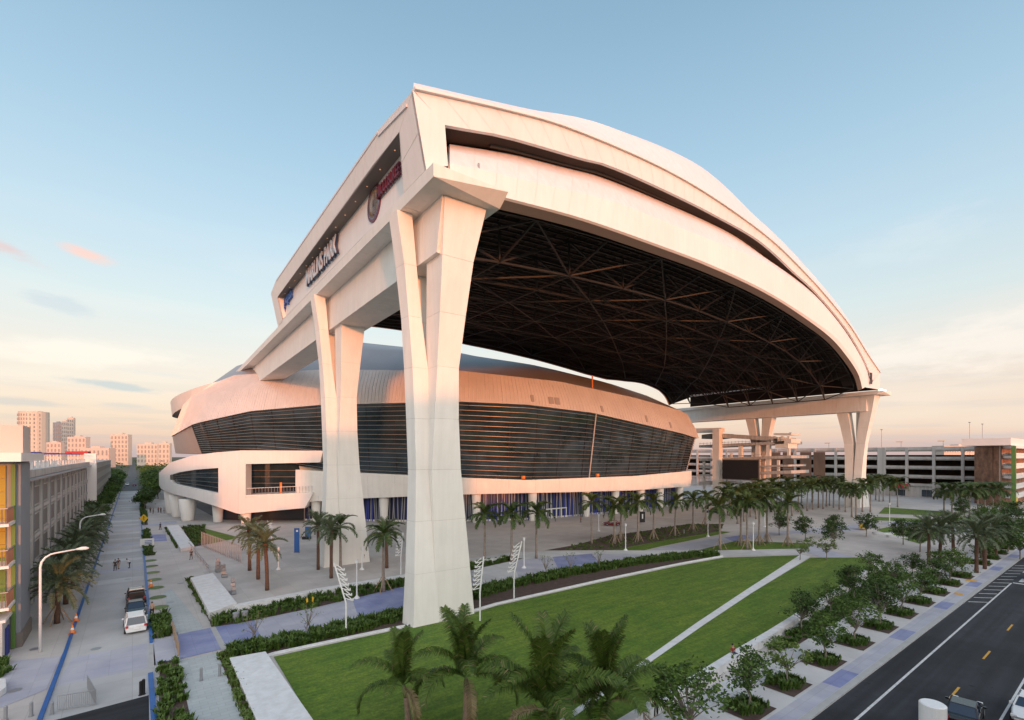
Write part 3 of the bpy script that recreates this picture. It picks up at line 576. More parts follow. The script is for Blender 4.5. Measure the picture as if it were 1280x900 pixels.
def super_column(o, mir, zf, label, far=False):
    """three merged legs: two spread along the girder, one outside it. o = centre of foot, mir=+1 near track (outside is -s)"""
    t = thing('support_column', label, 'column', (0,0,0), 0, 'super columns carrying the roof tracks')
    k = zf/45.5
    def leg(keys, zmax, nseg):
        K = [(z*k, [tp(o, s*mir, tt, z*k) for s, tt in cs]) for z, cs in keys]
        zs = [max(0,zmax - 5.7*(nseg-i)) if i else 0 for i in range(nseg+1)]; zs = sorted(set(zs)); rings = [[Vector((p.x,p.y,z)) for p in ringlerp(K, z)] for z in zs]
        panelled('leg_segment', t, rings, 'white_concrete', .03)
        core = MB()
        for a, c in zip(rings, rings[1:]):
            ca = sum(a, Vector())/4; cc = sum(c, Vector())/4; core.hexa([ca+(p-ca)*.97 for p in a], [cc+(p-cc)*.97 for p in c], 'garage_light')
        core.build('leg_core', t)
    Z_ = (0,8,17,27,34,39.5,45.5); TO = (2.7,2.6,2.7,3.4,4.6,5.7,6.8); TI = (.1,.1,.2,.5,1.3,2.0,2.6)
    LX = (547,543,540,546,550,553,556); RX_ = (593,585,576,571.5,582,591,608)
    for sg in (-1, 1):
        ks = []
        for z, a, c, l, r_ in zip(Z_, TI, TO, LX, RX_):
            s0, s1 = solve_s(l, -c), solve_s(r_, -c)
            if sg > 0: s0 = max(s0, -2.6); s1 = min(s1, 2.7)
            ks.append((z, [(s0, sg*a), (s1, sg*a), (s1, sg*c), (s0, sg*c)]))
        leg(ks, (zf-5.5*1.0) if sg > 0 else zf-.02, 8)
    T0 = (-3.0,-2.4,-1.8,-1.4,-1.1,-1.1,-1.1); T1 = (-.9,-.6,-.1,.3,.7,.8,.9); SL = (503,508,510,506,501.5,495,486); FL = (517,518.7,520,517,511,506,496); FR_ = (549,545,541,537,527,521,515)
    ks = []
    for z, a, c, l, m_, r_ in zip(Z_, T0, T1, SL, FL, FR_):
        s0, s1, s2 = solve_s(l, c), solve_s(m_, a), solve_s(r_, a); ks.append((z, [(s1, a), (s2, a), (s2, c), (min(s0,s1+.6), c)]))
    leg(ks, zf-.02, 8)
    return t
NC = Vector((28.2, 51.5, 0)); FC = Vector((209.3, 66.7, 0)); ZN, ZF_ = 45.5, 40.0
def track(o, mir, zf, length, label):
    t = thing('roof_track', label, 'roof track')
    t0 = -9.2; t1 = length; n = int((t1-t0)/7)
    for k in range(n):
        a = t0 + (t1-t0)*k/n; c = t0 + (t1-t0)*(k+1)/n - .05
        # girder box segment
        a2 = max(a, -4.2)
        s0, s1 = (-2.6*mir, 2.5*mir)
        b = MB(); b.hexa([tp(o,s0,a2-(1.2 if k == 0 else 0),zf-5.5),tp(o,s1,a2,zf-5.5),tp(o,s1,c,zf-5.5),tp(o,s0,c,zf-5.5)], [tp(o,s0,a2-(2.5 if k == 0 else 0),zf-.01),tp(o,s1,a2,zf-.01),tp(o,s1,c,zf-.01),tp(o,s0,c,zf-.01)], 'white_concrete'); fixn(b.build('girder_segment', t))
        s0, s1 = (-4.85*mir, 3.9*mir); b = MB(); b.hexa([tp(o,s0,a,zf),tp(o,s1,a+(1.5 if k == 0 else 0),zf),tp(o,s1,c,zf),tp(o,s0,c,zf)], [tp(o,s0-.1*mir,a-.1,zf+1.25),tp(o,s1+.1*mir,a,zf+1.25),tp(o,s1+.1*mir,c,zf+1.25),tp(o,s0-.1*mir,c,zf+1.25)], 'white_concrete'); fixn(b.build('flange_segment', t))
    b = MB()
    for s in (-1.2, 1.2): b.bar(tp(o,s*mir,t0+1,zf+1.36), tp(o,s*mir,t1,zf+1.36), .18, 'steel_grey', .22)
    b.build('rail', t)
    return t
track(NC, 1, ZN, 136, 'near white concrete roof track running from the big front column into the stadium')
track(FC, -1, ZF_, 130, 'far white concrete roof track on the right carrying the roof end')
super_column(NC, 1, ZN, 'largest white concrete column at the lawn corner, under the near roof corner')
super_column(NC+TD*35, 1, ZN, 'white concrete column on the left plaza, second under the near track')
super_column(FC, -1, ZF_, 'white concrete column at far right among palms under the roof tip')
super_column(FC+TD*35, -1, ZF_, 'far column behind the spiral car ramps, second under the far track')
# steel mast on the flange end
ms = thing('mast', 'thin white steel mast standing on the near roof track end', 'mast', tp(NC,2.0,-6.4,ZN+1.25)); b = MB(); b.tube([(0,0,0),(0,0,3.7)], .13, 'steel_grey', 8); b.build('pole', ms); b = MB(); b.box((0,0,.1),(.9,.9,.2),'steel_grey'); b.bar((0,0,.2),(.9,.3,1.1),.08,'lamp_white'); b.build('base', ms)

# ================================================================ RETRACTABLE ROOF
FP = (42.6, .0726)                               # front plane Y = 42.6 + .0726 X
def fr_(pts, back=0.0): return [PY(x, y, FP[0]+back, FP[1]) for x, y in pts]
def resample(pts, n):
    x0, x1 = pts[0].x, pts[-1].x; o = []
    for k in range(n+1):
        f_ = k/n; f_ = f_ - .35*f_*f_*f_*(f_-1)*-1 if False else 1-(1-f_)**1.25; x = x0 + (x1-x0)*f_
        i = 0
        while i < len(pts)-2 and pts[i+1].x < x: i += 1
        a, b_ = pts[i], pts[i+1]; t = (x-a.x)/(b_.x-a.x) if b_.x != a.x else 0; o.append(a + (b_-a)*t)
    return o
def arch(pts, back=0.0, n=64): return resample(spl([tuple(p) for p in fr_(pts, back)], 6), n)
A_ = [(517,113),(556,121.5),(600,131.5),(640,141),(698,157),(773,186.5),(836,216),(889,247),(942,284),(978,314),(1018,355),(1043,384),(1064,411),(1084,443),(1099.7,466)]
B_ = [(556,156),(600,164),(640,172),(729,198),(760,206),(818,231),(889,266),(951,302),(995,342),(1018,363),(1045,394),(1066,423),(1082,453),(1092,478)]
C_ = [(562,180),(600,186),(650,194),(700,206.5),(751,220),(840,255.6),(907,285),(960,324),(1015,363.6),(1045,396),(1066,425),(1082,455),(1091,479)]
D_ = [(562,204),(609,213),(640,221),(712,238),(773,254),(862,289),(942,321),(978,341),(1018,371),(1045,401),(1064,428),(1080,456),(1088,481)]
E_ = [(562,229),(600,239),(640,249),(729,273),(818,304),(889,331),(951,360),(996,387),(1040,418),(1062,443),(1076,466),(1081,484)]
E2 = [(562,232.5),(600,242.5),(640,252.5),(729,276.5),(818,307.5),(889,334.5),(951,363.5),(995,390),(1037,421),(1059,446),(1073,468),(1078,486)]
NA = 64
aA, aB, aC, aD, aE, aE2 = arch(A_), arch(B_, .25), arch(C_, 3.0), arch(D_, .1), arch(E_, 0), arch(E2, .3)
RL = 73.4                                        # length of the roof along the tracks
rf = thing('retractable_roof', 'huge white arched retractable roof parked open over the plaza', 'stadium roof')
def shift(pts, t, dz=0.0): return [p + TD*t + Vector((0,0,dz)) for p in pts]
def panels(ra, rb, name, m, step=1, gap=.04, mid=None, depth=None):
    for k in range(0, NA, step):
        b = MB(); q = []
        for r in ((ra, mid, rb) if mid else (ra, rb)):
            a, c = r[k], r[k+step]; h = (c-a).normalized()*gap*.5 if (c-a).length > .2 else Vector(); q.append([a+h, c-h])
        b.grid(q, m)
        if depth: b.grid([q[0], [p+depth for p in q[0]]], m); b.grid([q[-1], [p+depth for p in q[-1]]], m)
        b.build(name, rf)
dv = TD*.5
panels(aA, aB, 'fascia_panel', 'white_panel', depth=dv)
b = MB(); b.grid([shift(aA,.3,-.05), shift(aB,.3,.05)], 'beige_metal'); b.grid([shift(aD,.35), shift(aE,.35)], 'white_panel'); b.grid([shift(aC,.3,-.2), shift(aD,.3,-.2)], 'white_panel'); b.build('fascia_backing', rf)
panels(aD, aE, 'lower_fascia_panel', 'white_panel', gap=.02, depth=dv)
panels(aC, aD, 'lower_roof_panel', 'roof_membrane', gap=.02, mid=[seg(a,c,.55)+Vector((0,0,.4)) for a, c in zip(aC,aD)])
# parapet coping of the upper fascia
b = MB()
for a, c in zip(aA, aA[1:]): b.bar(a+Vector((0,0,.12)), c+Vector((0,0,.12)), .7, 'white_panel', .24)
b.build('coping', rf)
# dark slot between the two shells: ceiling, back and ledge beam with brackets
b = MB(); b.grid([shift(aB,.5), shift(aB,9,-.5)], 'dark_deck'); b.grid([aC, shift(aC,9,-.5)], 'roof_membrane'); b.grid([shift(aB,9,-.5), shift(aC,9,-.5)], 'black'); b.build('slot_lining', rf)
b = MB(); sl = [seg(p, q, .30) + TD*1.2 for p, q in zip(aB, aC)]
for a, c in zip(sl[2:50], sl[3:51]): b.bar(a, c, .35, 'truss_steel', .5)
b.build('slot_beam', rf)
for k in range(8, 48, 5): pbar('slot_bracket', rf, 'truss_steel', sl[k], seg(aB[k+1], aC[k+1], .85)+TD*2.5, .25)
# upper skin: bulges behind the fascia then runs level to the rear
F_ = [(517,113),(600,132),(667,145.5),(700,147.5),(742,153),(796,171),(840,189),(880,211),(916,242),(942,270),(980,306),(1020,350),(1045,380),(1066,411),(1086,443),(1097,466)]
aF = arch(F_, 8.2)
aF1 = [seg(a, c, .5)+Vector((0,0,.12*(c.z-a.z))) for a, c in zip(aA, aF)]
def rear(pts, t, drop): return [p + TD*t - Vector((0,0,drop)) for p in pts]
rows = [aA, aF1, aF, rear(aF, 20, .5), rear(aF, 45, 1.5), rear(aF, RL-12, 3.5), rear(aA, RL, 1.2)]
for r0, r1 in zip(rows, rows[1:]):
    for k in range(0, NA, 4):
        b = MB(); b.grid([r0[k:k+5], r1[k:k+5]], 'roof_membrane'); b.build('roof_panel', rf, smooth=True)
# opening edge: dark return under the lower fascia and rust coloured lip
b = MB(); b.grid([aE, aE2], 'white_panel'); b.grid([aE2, shift(aE2, 1.2, -.55)], 'soffit_grey'); b.build('opening_lip', rf)
# underside deck
def under(t, dz=0.0):
    s = t/RL; dz = dz*min(1, .3+t/8) if dz > 0 else dz
    w = [lut(((0,-2.2),(.12,-1.4),(.21,-.6),(.31,1.5),(.45,3.1),(.55,4.1),(.64,4.8),(.72,4.9),(.80,3.4),(.88,.8),(.95,-.8),(1,-.6)), (p.x-aE[0].x)/(aE[-1].x-aE[0].x)) for p in aE]
    return [p + TD*t + Vector((0,0,dz - s*s*w[k])) for k, p in enumerate(aE)]
ts = [RL*i/9 for i in range(10)]
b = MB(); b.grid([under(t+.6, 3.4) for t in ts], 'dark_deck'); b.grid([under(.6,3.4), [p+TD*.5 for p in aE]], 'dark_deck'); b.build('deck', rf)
pr = MB()
for i in range(45):
    t = 1 + RL*i/46; u = under(t, 2.9)
    for k in range(0, NA, 2): pr.bar(u[k], u[k+2], .22, 'truss_steel', .3)
for k in range(0, NA, 1):
    for i in range(9): pr.bar(under(ts[i] or 1.6, 3.1)[k], under(ts[i+1], 3.1)[k], .16, 'truss_steel', .2)
pr.build('purlins', rf, kind='stuff')
mid = MB(); cnt = 0
def member(a, c, w, single):
    if single: pbar('truss_member', rf, 'truss_steel', a, c, w)
    else: mid.bar(a, c, w, 'truss_steel')
NT = 8
bot = []; topn = []
for i in range(NT+1):
    t = 3.0 + (RL-5)*i/NT; lo = under(t, {0:-.1, NT:.3, NT-1:-.1, NT-2:-.9}.get(i, -2.9)); hi = under(t, 2.6 if i else .8)
    lo = [seg(lo[0], p, 1) for p in lo]; bot.append(lo[::5]+[lo[-1]]); topn.append(hi[::5]+[hi[-1]])
for i in range(NT+1):
    s = i in (0, 1, 2)
    for k in range(len(bot[i])-1):
        member(bot[i][k], bot[i][k+1], .27, s); member(topn[i][k], topn[i][k+1], .3, False)
        a = bot[i][k]; c = topn[i][k+1]
        member(a, c, .28, False) if k % 2 else member(topn[i][k], bot[i][k+1], .28, False)
        member(bot[i][k], topn[i][k], .28, s and i)
    if i < NT:
        for k in range(len(bot[i])):
            member(bot[i][k], bot[i+1][k], .27, s)
            if k < len(bot[i])-1: member(bot[i][k], bot[i+1][k+1], .23, s) if (i+k) % 2 else member(bot[i][k+1], bot[i+1][k], .23, s)
mid.build('rear_truss', rf, kind='stuff')
# rear closing arch
b = MB(); b.grid([rear(aA, RL, 1.2), under(RL, -.2)], 'white_panel'); b.grid([rear(aA, RL-.4, 1.2), under(RL-.4, -.1)], 'dark_deck'); b.build('rear_fascia', rf); b = MB(); b.grid([under(RL-.6,-.25), under(RL,-.25)], 'orange_paint'); u = under(RL-.2, -.3)
b.build('rear_edge', rf)
# ---- near side wall with the recessed sign panel
SX0, SX1 = 21.9, .031
TILT = .239
def onside(px, py, inset=0.0):                  # the side wall leans out towards its top
    a, b_ = ray(px); return D(px, py, (SX0 + TILT*(47.1-H))/(a - SX1*b_ + TILT*(HZ-py)/F))
BL0 = tp(NC, -4.55, -8.9, ZN+1.28)
botf, botr = onside(533,212), onside(348,408.2)
tf, tr1, tr2, tr3 = Vector(tuple(aA[0])), onside(472,163), onside(345,350), onside(339,366)
tf = onside(516,113); 
out4 = [(516,113),(472,163),(345,350),(339,366),(348,408.2)]
rec = [(499,165),(346.7,371.5),(353,399),(504,242)]         # opening corners: top near, top far, bottom far, bottom near
def quad(name, pts, m, nx=1, ny=1, gap=.0):
    a, b_, c, d = pts
    for i in range(nx):
        for j in range(ny):
            f = lambda u, v: seg(seg(a, b_, u), seg(d, c, u), v)
            e = gap/ max(.1, (b_-a).length) ; g = gap / max(.1, (d-a).length)
            q = [f(i/nx+e, j/ny+g), f((i+1)/nx-e, j/ny+g), f((i+1)/nx-e, (j+1)/ny-g), f(i/nx+e, (j+1)/ny-g)]
            bb_ = MB(); bb_.hexa(q, [p+TN*.25 for p in q], m); fixn(bb_.build(name, rf))
q = lambda l: [onside(*p) for p in l]
f = (lambda a, b_, t: (a[0]+(b_[0]-a[0])*t, a[1]+(b_[1]-a[1])*t))
tmid = (472,163); rmid = f(rec[0], rec[1], .2); rmid = (466, 207)
quad('side_panel', q([(472,163),(345,350),rec[1],rmid]), 'white_panel', 16, 1, .03)
quad('side_panel', q([(516,113),(472,163),rmid,rec[0]]), 'white_panel', 3, 1, .03)
quad('side_panel', q([(345,350),(339,366),(348,408.2),rec[1]]), 'white_panel', 1, 1, .0)
quad('side_panel', q([rec[1],(348,408.2),(353,403),rec[2]]), 'white_panel', 1, 1, .0)
quad('side_panel', q([(516,113),rec[0],rec[3],(533,212)]), 'white_panel', 1, 2, .03)
quad('side_panel', q([(533,212),rec[3],rec[2],(348,408.2)]), 'white_panel', 1, 1, .0)
IN = 1.7
SP = SX0 + .45; ri = [onside(*p) for p in rec]; rj = [p + TN*(SP - (p.x - SX1*p.y)) for p in ri]
# soffit of recess (dark) : from outer top edge inward
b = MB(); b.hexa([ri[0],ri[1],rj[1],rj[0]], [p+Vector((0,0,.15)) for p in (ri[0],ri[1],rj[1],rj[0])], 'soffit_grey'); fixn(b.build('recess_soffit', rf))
b = MB(); b.hexa([ri[3],ri[2],rj[2],rj[3]], [p-Vector((0,0,.15)) for p in (ri[3],ri[2],rj[2],rj[3])], 'white_panel'); b.hexa([ri[1],ri[2],rj[2],rj[1]], [p+TD*.15 for p in (ri[1],ri[2],rj[2],rj[1])], 'white_panel'); b.hexa([ri[0],ri[3],rj[3],rj[0]], [p-TD*.15 for p in (ri[0],ri[3],rj[3],rj[0])], 'white_panel'); fixn(b.build('recess_jamb', rf))
bk_ = MB(); e = .2; bk_.hexa([p for p in rj], [p+TN*.3 for p in rj], 'white_panel'); fixn(bk_.build('sign_wall', rf))
for k in range(14):
    p = seg(ri[0], ri[1], (k+.7)/14.5) + TN*.8 - Vector((0,0,.04)); pbox('downlight', rf, 'downlight_glow', p, (.14,.14,.05))
# body closing surfaces behind the side wall and near chamfer face
inner = [aA[0], aB[0], aC[0], aE[0]]
c0 = [onside(516,113), Vector(tuple(PY(556,155,*FP))), Vector(tuple(PY(560,207,*FP))), onside(533,212)]
b = MB(); b.hexa(c0, [p + TD*.4 for p in c0], 'white_panel'); fixn(b.build('corner_panel', rf))
b = MB(); so_ = [p - Vector((0,0,.35)) for p in (onside(516,113)+TD*1.6, onside(472,163), onside(472,163)+TN*6, onside(516,113)+TN*5+TD*1.6)]; b.hexa(so_, [p-Vector((0,0,.3)) for p in so_], 'roof_membrane')
b.hexa([onside(472,163), onside(345,350), onside(345,350)+TN*8, onside(472,163)+TN*8], [p-Vector((0,0,.3)) for p in (onside(472,163), onside(345,350), onside(345,350)+TN*8, onside(472,163)+TN*8)], 'roof_membrane'); fixn(b.build('side_roof', rf))
rc = [onside(339,366)+TD*.02, rear(aA,RL,1.2)[2], under(RL,0)[2]-Vector((0,0,2)), botr+TD*.02]
b = MB(); b.hexa(rc, [p+TD*.4 for p in rc], 'white_panel'); fixn(b.build('rear_corner_panel', rf))
# far end wall of the roof
fw0 = [aA[-1], aB[-1], aE[-1], Vector(tuple(PY(1099.7,487,*FP)))]
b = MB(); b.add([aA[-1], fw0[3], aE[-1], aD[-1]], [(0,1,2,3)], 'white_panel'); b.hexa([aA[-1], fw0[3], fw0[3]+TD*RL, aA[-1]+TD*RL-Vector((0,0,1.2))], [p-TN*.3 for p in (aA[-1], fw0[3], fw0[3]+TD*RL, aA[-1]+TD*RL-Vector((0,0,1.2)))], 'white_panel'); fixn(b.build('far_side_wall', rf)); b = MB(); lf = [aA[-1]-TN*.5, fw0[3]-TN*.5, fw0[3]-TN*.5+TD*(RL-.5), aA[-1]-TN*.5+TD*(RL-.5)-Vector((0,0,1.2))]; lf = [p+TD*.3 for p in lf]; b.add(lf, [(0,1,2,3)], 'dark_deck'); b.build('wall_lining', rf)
pbox('end_door', rf, 'black', tuple(PY(1089,473,FP[0]-.3,FP[1])), (1.8,.2,3.6), .07)
for k in range(6):
    p = PY(1062+k*5.2, 489.5, 55.9-.4, 0); lt = MB(); lt.box((0,0,0),(1.2,.3,.7),'lamp_white'); lt.box((0,-.2,0),(1.0,.1,.5),'lamp_glow'); o = lt.build('floodlight'); o.location = tp(FC, 2.8-k*1.4, -8.0, ZF_+1.7); tag(o, 'lit floodlight in the bright row on the far roof track tip', 'floodlight', 'floodlights on the far track tip')

# ---- lettering on the sign wall
def lettering(name, text, p0, p1, h, m, label, cat='sign', depth=.35, silver=False):
    """text from p0 (left end as seen) to p1, on the sign wall"""
    cu = bpy.data.curves.new(name, 'FONT'); cu.body = text; cu.size = 1.4; cu.extrude = .12; cu.offset = .02; cu.space_character = 1.02
    o = bpy.data.objects.new(name, cu); COL.objects.link(o); bpy.context.view_layer.update()
    dg = bpy.context.evaluated_depsgraph_get(); me = bpy.data.meshes.new_from_object(o.evaluated_get(dg)); bpy.data.objects.remove(o)
    xs = [v.co.x for v in me.vertices]; ys = [v.co.y for v in me.vertices]; w = max(xs)-min(xs); hh = max(ys)-min(ys); x0 = min(xs); y0 = min(ys)
    p0, p1 = Vector(p0), Vector(p1); ex = (p1-p0); Lw = ex.length; ex.normalize(); ez = Vector((0,0,1)); en = ex.cross(ez).normalized()
    for v in me.vertices: c = v.co; v.co = p0 + ex*((c.x-x0)/w*Lw) + ez*((c.y-y0)/hh*h) + en*(c.z+.12)*(depth/.24)
    me.materials.clear(); me.materials.append(M[m])
    for pl in me.polygons: pl.material_index = 0
    o = bpy.data.objects.new(name, me); COL.objects.link(o); return tag(o, label, cat)
def onsign(px, py): return PX(px, py, SP - .12, SX1)
a, c = onsign(386,359), onsign(424,314); lettering('wall_lettering', 'MARLINS PARK', a, (c.x,c.y,a.z), 3.0, 'letter_navy', 'navy raised letters reading MARLINS PARK on the roof side')
a2 = a + Vector((-.4,0,.08)); lettering('wall_lettering', 'MARLINS PARK', a2, (c.x-.4,c.y,a2.z), 2.85, 'letter_silver', 'silver letter faces of the MARLINS PARK sign, in front of its navy letters', depth=.1)
a, c = onsign(474,250), onsign(502,221); lettering('wall_lettering', 'MICCOSUKEE', a, (c.x,c.y,a.z), 1.4, 'letter_red', 'dark red raised letters beside the oval emblem near the roof corner')
a, c = onsign(357,386), onsign(366,371); lettering('wall_lettering', 'pepsi', a, (c.x,c.y,a.z), 2.6, 'letter_blue', 'blue lowercase letters at the far end of the sign wall')
def emblem(name, px, py, r, label, rings):
    c = onsign(px, py); t = thing(name, label, 'emblem', tuple(c), math.atan2(TD.y, TD.x)+math.pi)
    for i, (k, m, nm) in enumerate(rings):
        b = MB(); n = 28; vs = [(math.cos(2*math.pi*j/n)*r*k, .0, math.sin(2*math.pi*j/n)*r*k) for j in range(n)]; y0, y1 = .3-i*.0, .45+i*.08
        b.add([(x, y0-.3, z) for x, _, z in vs] + [(x, y1-.3, z) for x, _, z in vs], [tuple(range(n)), tuple(range(n,2*n))] + [(j,(j+1)%n,n+(j+1)%n,n+j) for j in range(n)], m); fixn(b.build(nm, t))
    return t
emblem('round_emblem', 467, 254, 2.3, 'large round dark rimmed emblem beside the red letters', [(1,'letter_red','rim'),(.84,'letter_silver','ring'),(.7,'yellow_paint','ring'),(.6,'lamp_white','disc'),(.22,'letter_navy','centre_mark')])
emblem('round_emblem', 354.5, 385, 1.7, 'small blue globe emblem beside the blue letters', [(1,'letter_blue','rim'),(.8,'lamp_white','disc'),(.45,'letter_red','centre_mark')])
# ================================================================ LEFT GARAGE
gr = thing('parking_garage', 'long concrete parking garage with window grid along the left street', 'parking garage')
b = MB(); b.box((-29.6,129,8.3),(39,105,15.0),'garage_concrete'); b.build('wall', gr)
b = MB(); b.box((-9.9,129,16.4),(.9,105.4,.9),'garage_light'); b.box((-9.5,129,15.75),(1.0,105.4,.25),'steel_grey'); b.build('cornice', gr)
b = MB(); b.box((-29.6,129,16.3),(39,105,.4),'garage_light'); b.build('roof_deck', gr)
for i in range(13):
    y = 78.6 + i*8.0
    for j, zc in enumerate((13.4, 9.9, 6.4, 3.0)):
        fr2 = pbox('window', gr, 'blind_grey', (-10.02, y+2.6, zc), (.12, 5.2, 2.3)); 
        for dz in (-1.2, 1.2): pbox('window_frame', gr, 'garage_light', (-9.98, y+2.6, zc+dz), (.2, 5.6, .16))
    pbox('pilaster', gr, 'garage_light', (-10.0, y-1.2, 7.9), (.3, .9, 15.6))
    pbox('downpipe', gr, 'steel_grey', (-9.85, y-.3, 7.8), (.1, .12, 15.4))
for zc in (11.65, 8.15, 4.7): pbox('spandrel', gr, 'garage_light', (-10.0, 129, zc), (.24, 105, .5))
for i in range(13):
    y = 80+i*8; c = thing('rooftop_canopy', 'blue shade canopy on the roof deck of the left garage', 'canopy', (-12.5-(i%3)*2, y, 16.5), 0, 'blue canopies on the left garage roof')
    pbox('canopy_top', c, 'canopy_blue', (0,0,2.5), (2.6,3.2,.25)); 
    for s in (-1,1): pbox('post', c, 'lamp_white', (s*.9,0,1.25), (.12,.12,2.4))
for k in range(20): pbox('parapet_post', gr, 'garage_light', (-10.3, 78+k*5.2, 17.2), (.3,.3,1.0))
tw = thing('stair_tower', 'grey stair tower with yellow and green tiled wall at the left edge', 'tower')
b = MB(); b.box((-17.2,71.2,9.0),(16.4,8.8,18.0),'garage_concrete'); b.build('core', tw)
pbox('pillar', tw, 'pillar_grey', (-9.0, 69.9, 8.9), (.8, 5.6, 17.8)); pbox('pillar_base', tw, 'soffit_grey', (-8.95, 69.9, .7), (.95, 5.8, 1.4)); pbox('roof_slab', tw, 'white_panel', (-16.2, 70.0, 18.4), (16.4, 14.6, .8)); pbox('penthouse', tw, 'tower_pink', (-16.5,72.3,20.2), (15.4,4.8,2.8))
for j in range(14):
    z0 = .1 + j*1.25; m = 'tile_green' if z0 < 8.2 else 'tile_yellow'
    for i in range(5): pbox('tile_panel', tw, m, (-9.55-i*1.5-.74, 66.7, z0+.62), (1.46, .14, 1.21))
pbox('corner_strip', tw, 'tile_green', (-9.05, 66.72, 8.9), (.3, .22, 17.6))
for z0 in (13.4, 9.6, 5.8):
    pbox('balcony_slab', tw, 'white_panel', (-12.9, 65.0, z0-1.2), (8.0, 3.3, .25))
    for k in range(14): pbox('baluster', tw, 'brick_screen', (-9.02, 63.5+k*.24, z0-.35), (.05,.07,1.3)); pbox('baluster', tw, 'brick_screen', (-9.1-k*.24, 63.45, z0-.35), (.07,.05,1.3))
    pbox('handrail', tw, 'steel_grey', (-9.0, 65.0, z0+.33), (.08,3.2,.08)); pbox('handrail', tw, 'steel_grey', (-12.9, 63.42, z0+.33), (7.8,.08,.08))
pbox('porch', tw, 'garage_light', (-10.6, 64.9, 1.7), (2.6, 3.2, 3.4)); pbox('porch_roof', tw, 'white_panel', (-10.6, 65.0, 3.53), (3.0, 3.3, .24)); pbox('door', tw, 'canopy_blue', (-9.26, 65.2, 1.3), (.12, 1.6, 2.6))
# second garage block beyond
g2 = thing('garage_wing', 'far stretch of garage with a white stair pillar and red rooftop canopy', 'parking garage')
b = MB(); b.box((-29,260,8.2),(40,150,16.4),'garage_concrete'); b.build('wall', g2); pbox('pillar', g2, 'white_panel', (-9.4,184,9.6), (2.6,3,19.2)); pbox('canopy', g2, 'awning_red', (-13,200,19.4), (5,14,1.0))
for j in range(4): pbox('opening', g2, 'blind_grey', (-8.96, 262, 3+j*3.6), (.12,138,1.5))
# ================================================================ RIGHT GARAGE
GX = 281
rg2 = thing('parking_garage', 'five level grey parking garage facing the plaza behind the far column', 'parking garage')
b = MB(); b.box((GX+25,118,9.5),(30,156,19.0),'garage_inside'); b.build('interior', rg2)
LVZ = [5.2, 9.1, 13.2, 17.3, 21.4]
for i, z in enumerate(LVZ):
    b = MB(); b.box((GX+19.5,118,z-.3),(40,156,.5),'garage_concrete'); b.build('floor_slab', rg2)
ybays = [40.5 + i*9.6 for i in range(17)]
for i, y in enumerate(ybays):
    for z in LVZ[:-1]: pbox('spandrel', rg2, 'garage_light', (GX, y+4.8, z+.1), (.5, 8.5, 1.6))
    pbox('parapet', rg2, 'garage_light', (GX, y+4.8, 21.6), (.5, 9.5, 1.9))
    pbox('pillar', rg2, 'garage_light', (GX-.25, y, 11.2), (1.0, 1.0 if i != 4 else 3.2, 22.4))
b = MB(); b.box((GX+.1,118,2.3),(.7,156,4.6),'garage_light'); b.build('ground_wall', rg2)
pbox('roof_deck', rg2, 'garage_light', (GX+19.5,118,21.2), (39,156,.3))
for px in (1155, 1161, 1167, 1173): p = PX(px, 616, GX-.5); pbox('shop_window', rg2, 'glass_dark', (GX-.4, p.y, 1.9), (.2,1.6,3.0))
for px in (1122, 1127, 1132): p = PX(px, 616, GX-.5); pbox('shop_window', rg2, 'glass_dark', (GX-.4, p.y, 1.7), (.2,1.4,2.6))
a, c = PX(1115,612,GX-1), PX(1135,612,GX-1); aw = MB(); aw.hexa([(GX-3,a.y,4.0),(GX-3,c.y,4.0),(GX-.4,c.y,4.0),(GX-.4,a.y,4.0)], [(GX-3,a.y,4.6),(GX-3,c.y,4.6),(GX-.4,c.y,6.0),(GX-.4,a.y,6.0)], 'awning_red'); o = fixn(aw.build('awning')); tag(o, 'red shop awning over a door of the far garage', 'awning')
# brick screens on the garage front
for px in (965, 981, 1003, 1020):
    p = PX(px+4, 590, GX-.8); pbox('brick_screen', rg2, 'brick_screen', (GX-.7, p.y, 13.5), (.3, 5.4, 14)); 
for i in range(7):
    y = 42+i*15; p = thing('roof_light', 'parking deck light pole with flat head on the far garage roof', 'light pole', (GX+2, y, 21.4), 0, 'light poles on the far garage roof'); b = MB(); b.tube([(0,0,0),(0,0,3.6)], .1, 'steel_grey', 6); b.build('pole', p); pbox('lamp_head', p, 'tactile_yellow', (0,.7,3.7), (.6,2.4,.25))
for px, py in ((1212,528),(1228,530),(1102,537),(988,541)):
    q0 = D(px, 560, 330); top = D(px, py, 330); p = thing('tall_light_pole', 'thin light pole seen above the far garage, ' + {1212:'tallest on the right',1228:'right of the tallest',1102:'above the garage middle',988:'by the ramp tower'}[px], 'light pole', (q0.x,q0.y,0), 0, 'tall poles behind the garage'); b = MB(); b.tube([(0,0,0),(0,0,top.z)], .14, 'steel_grey', 6); b.build('pole', p); pbox('lamp_head', p, 'steel_grey', (0,0,top.z), (1.6,1.0,.4))
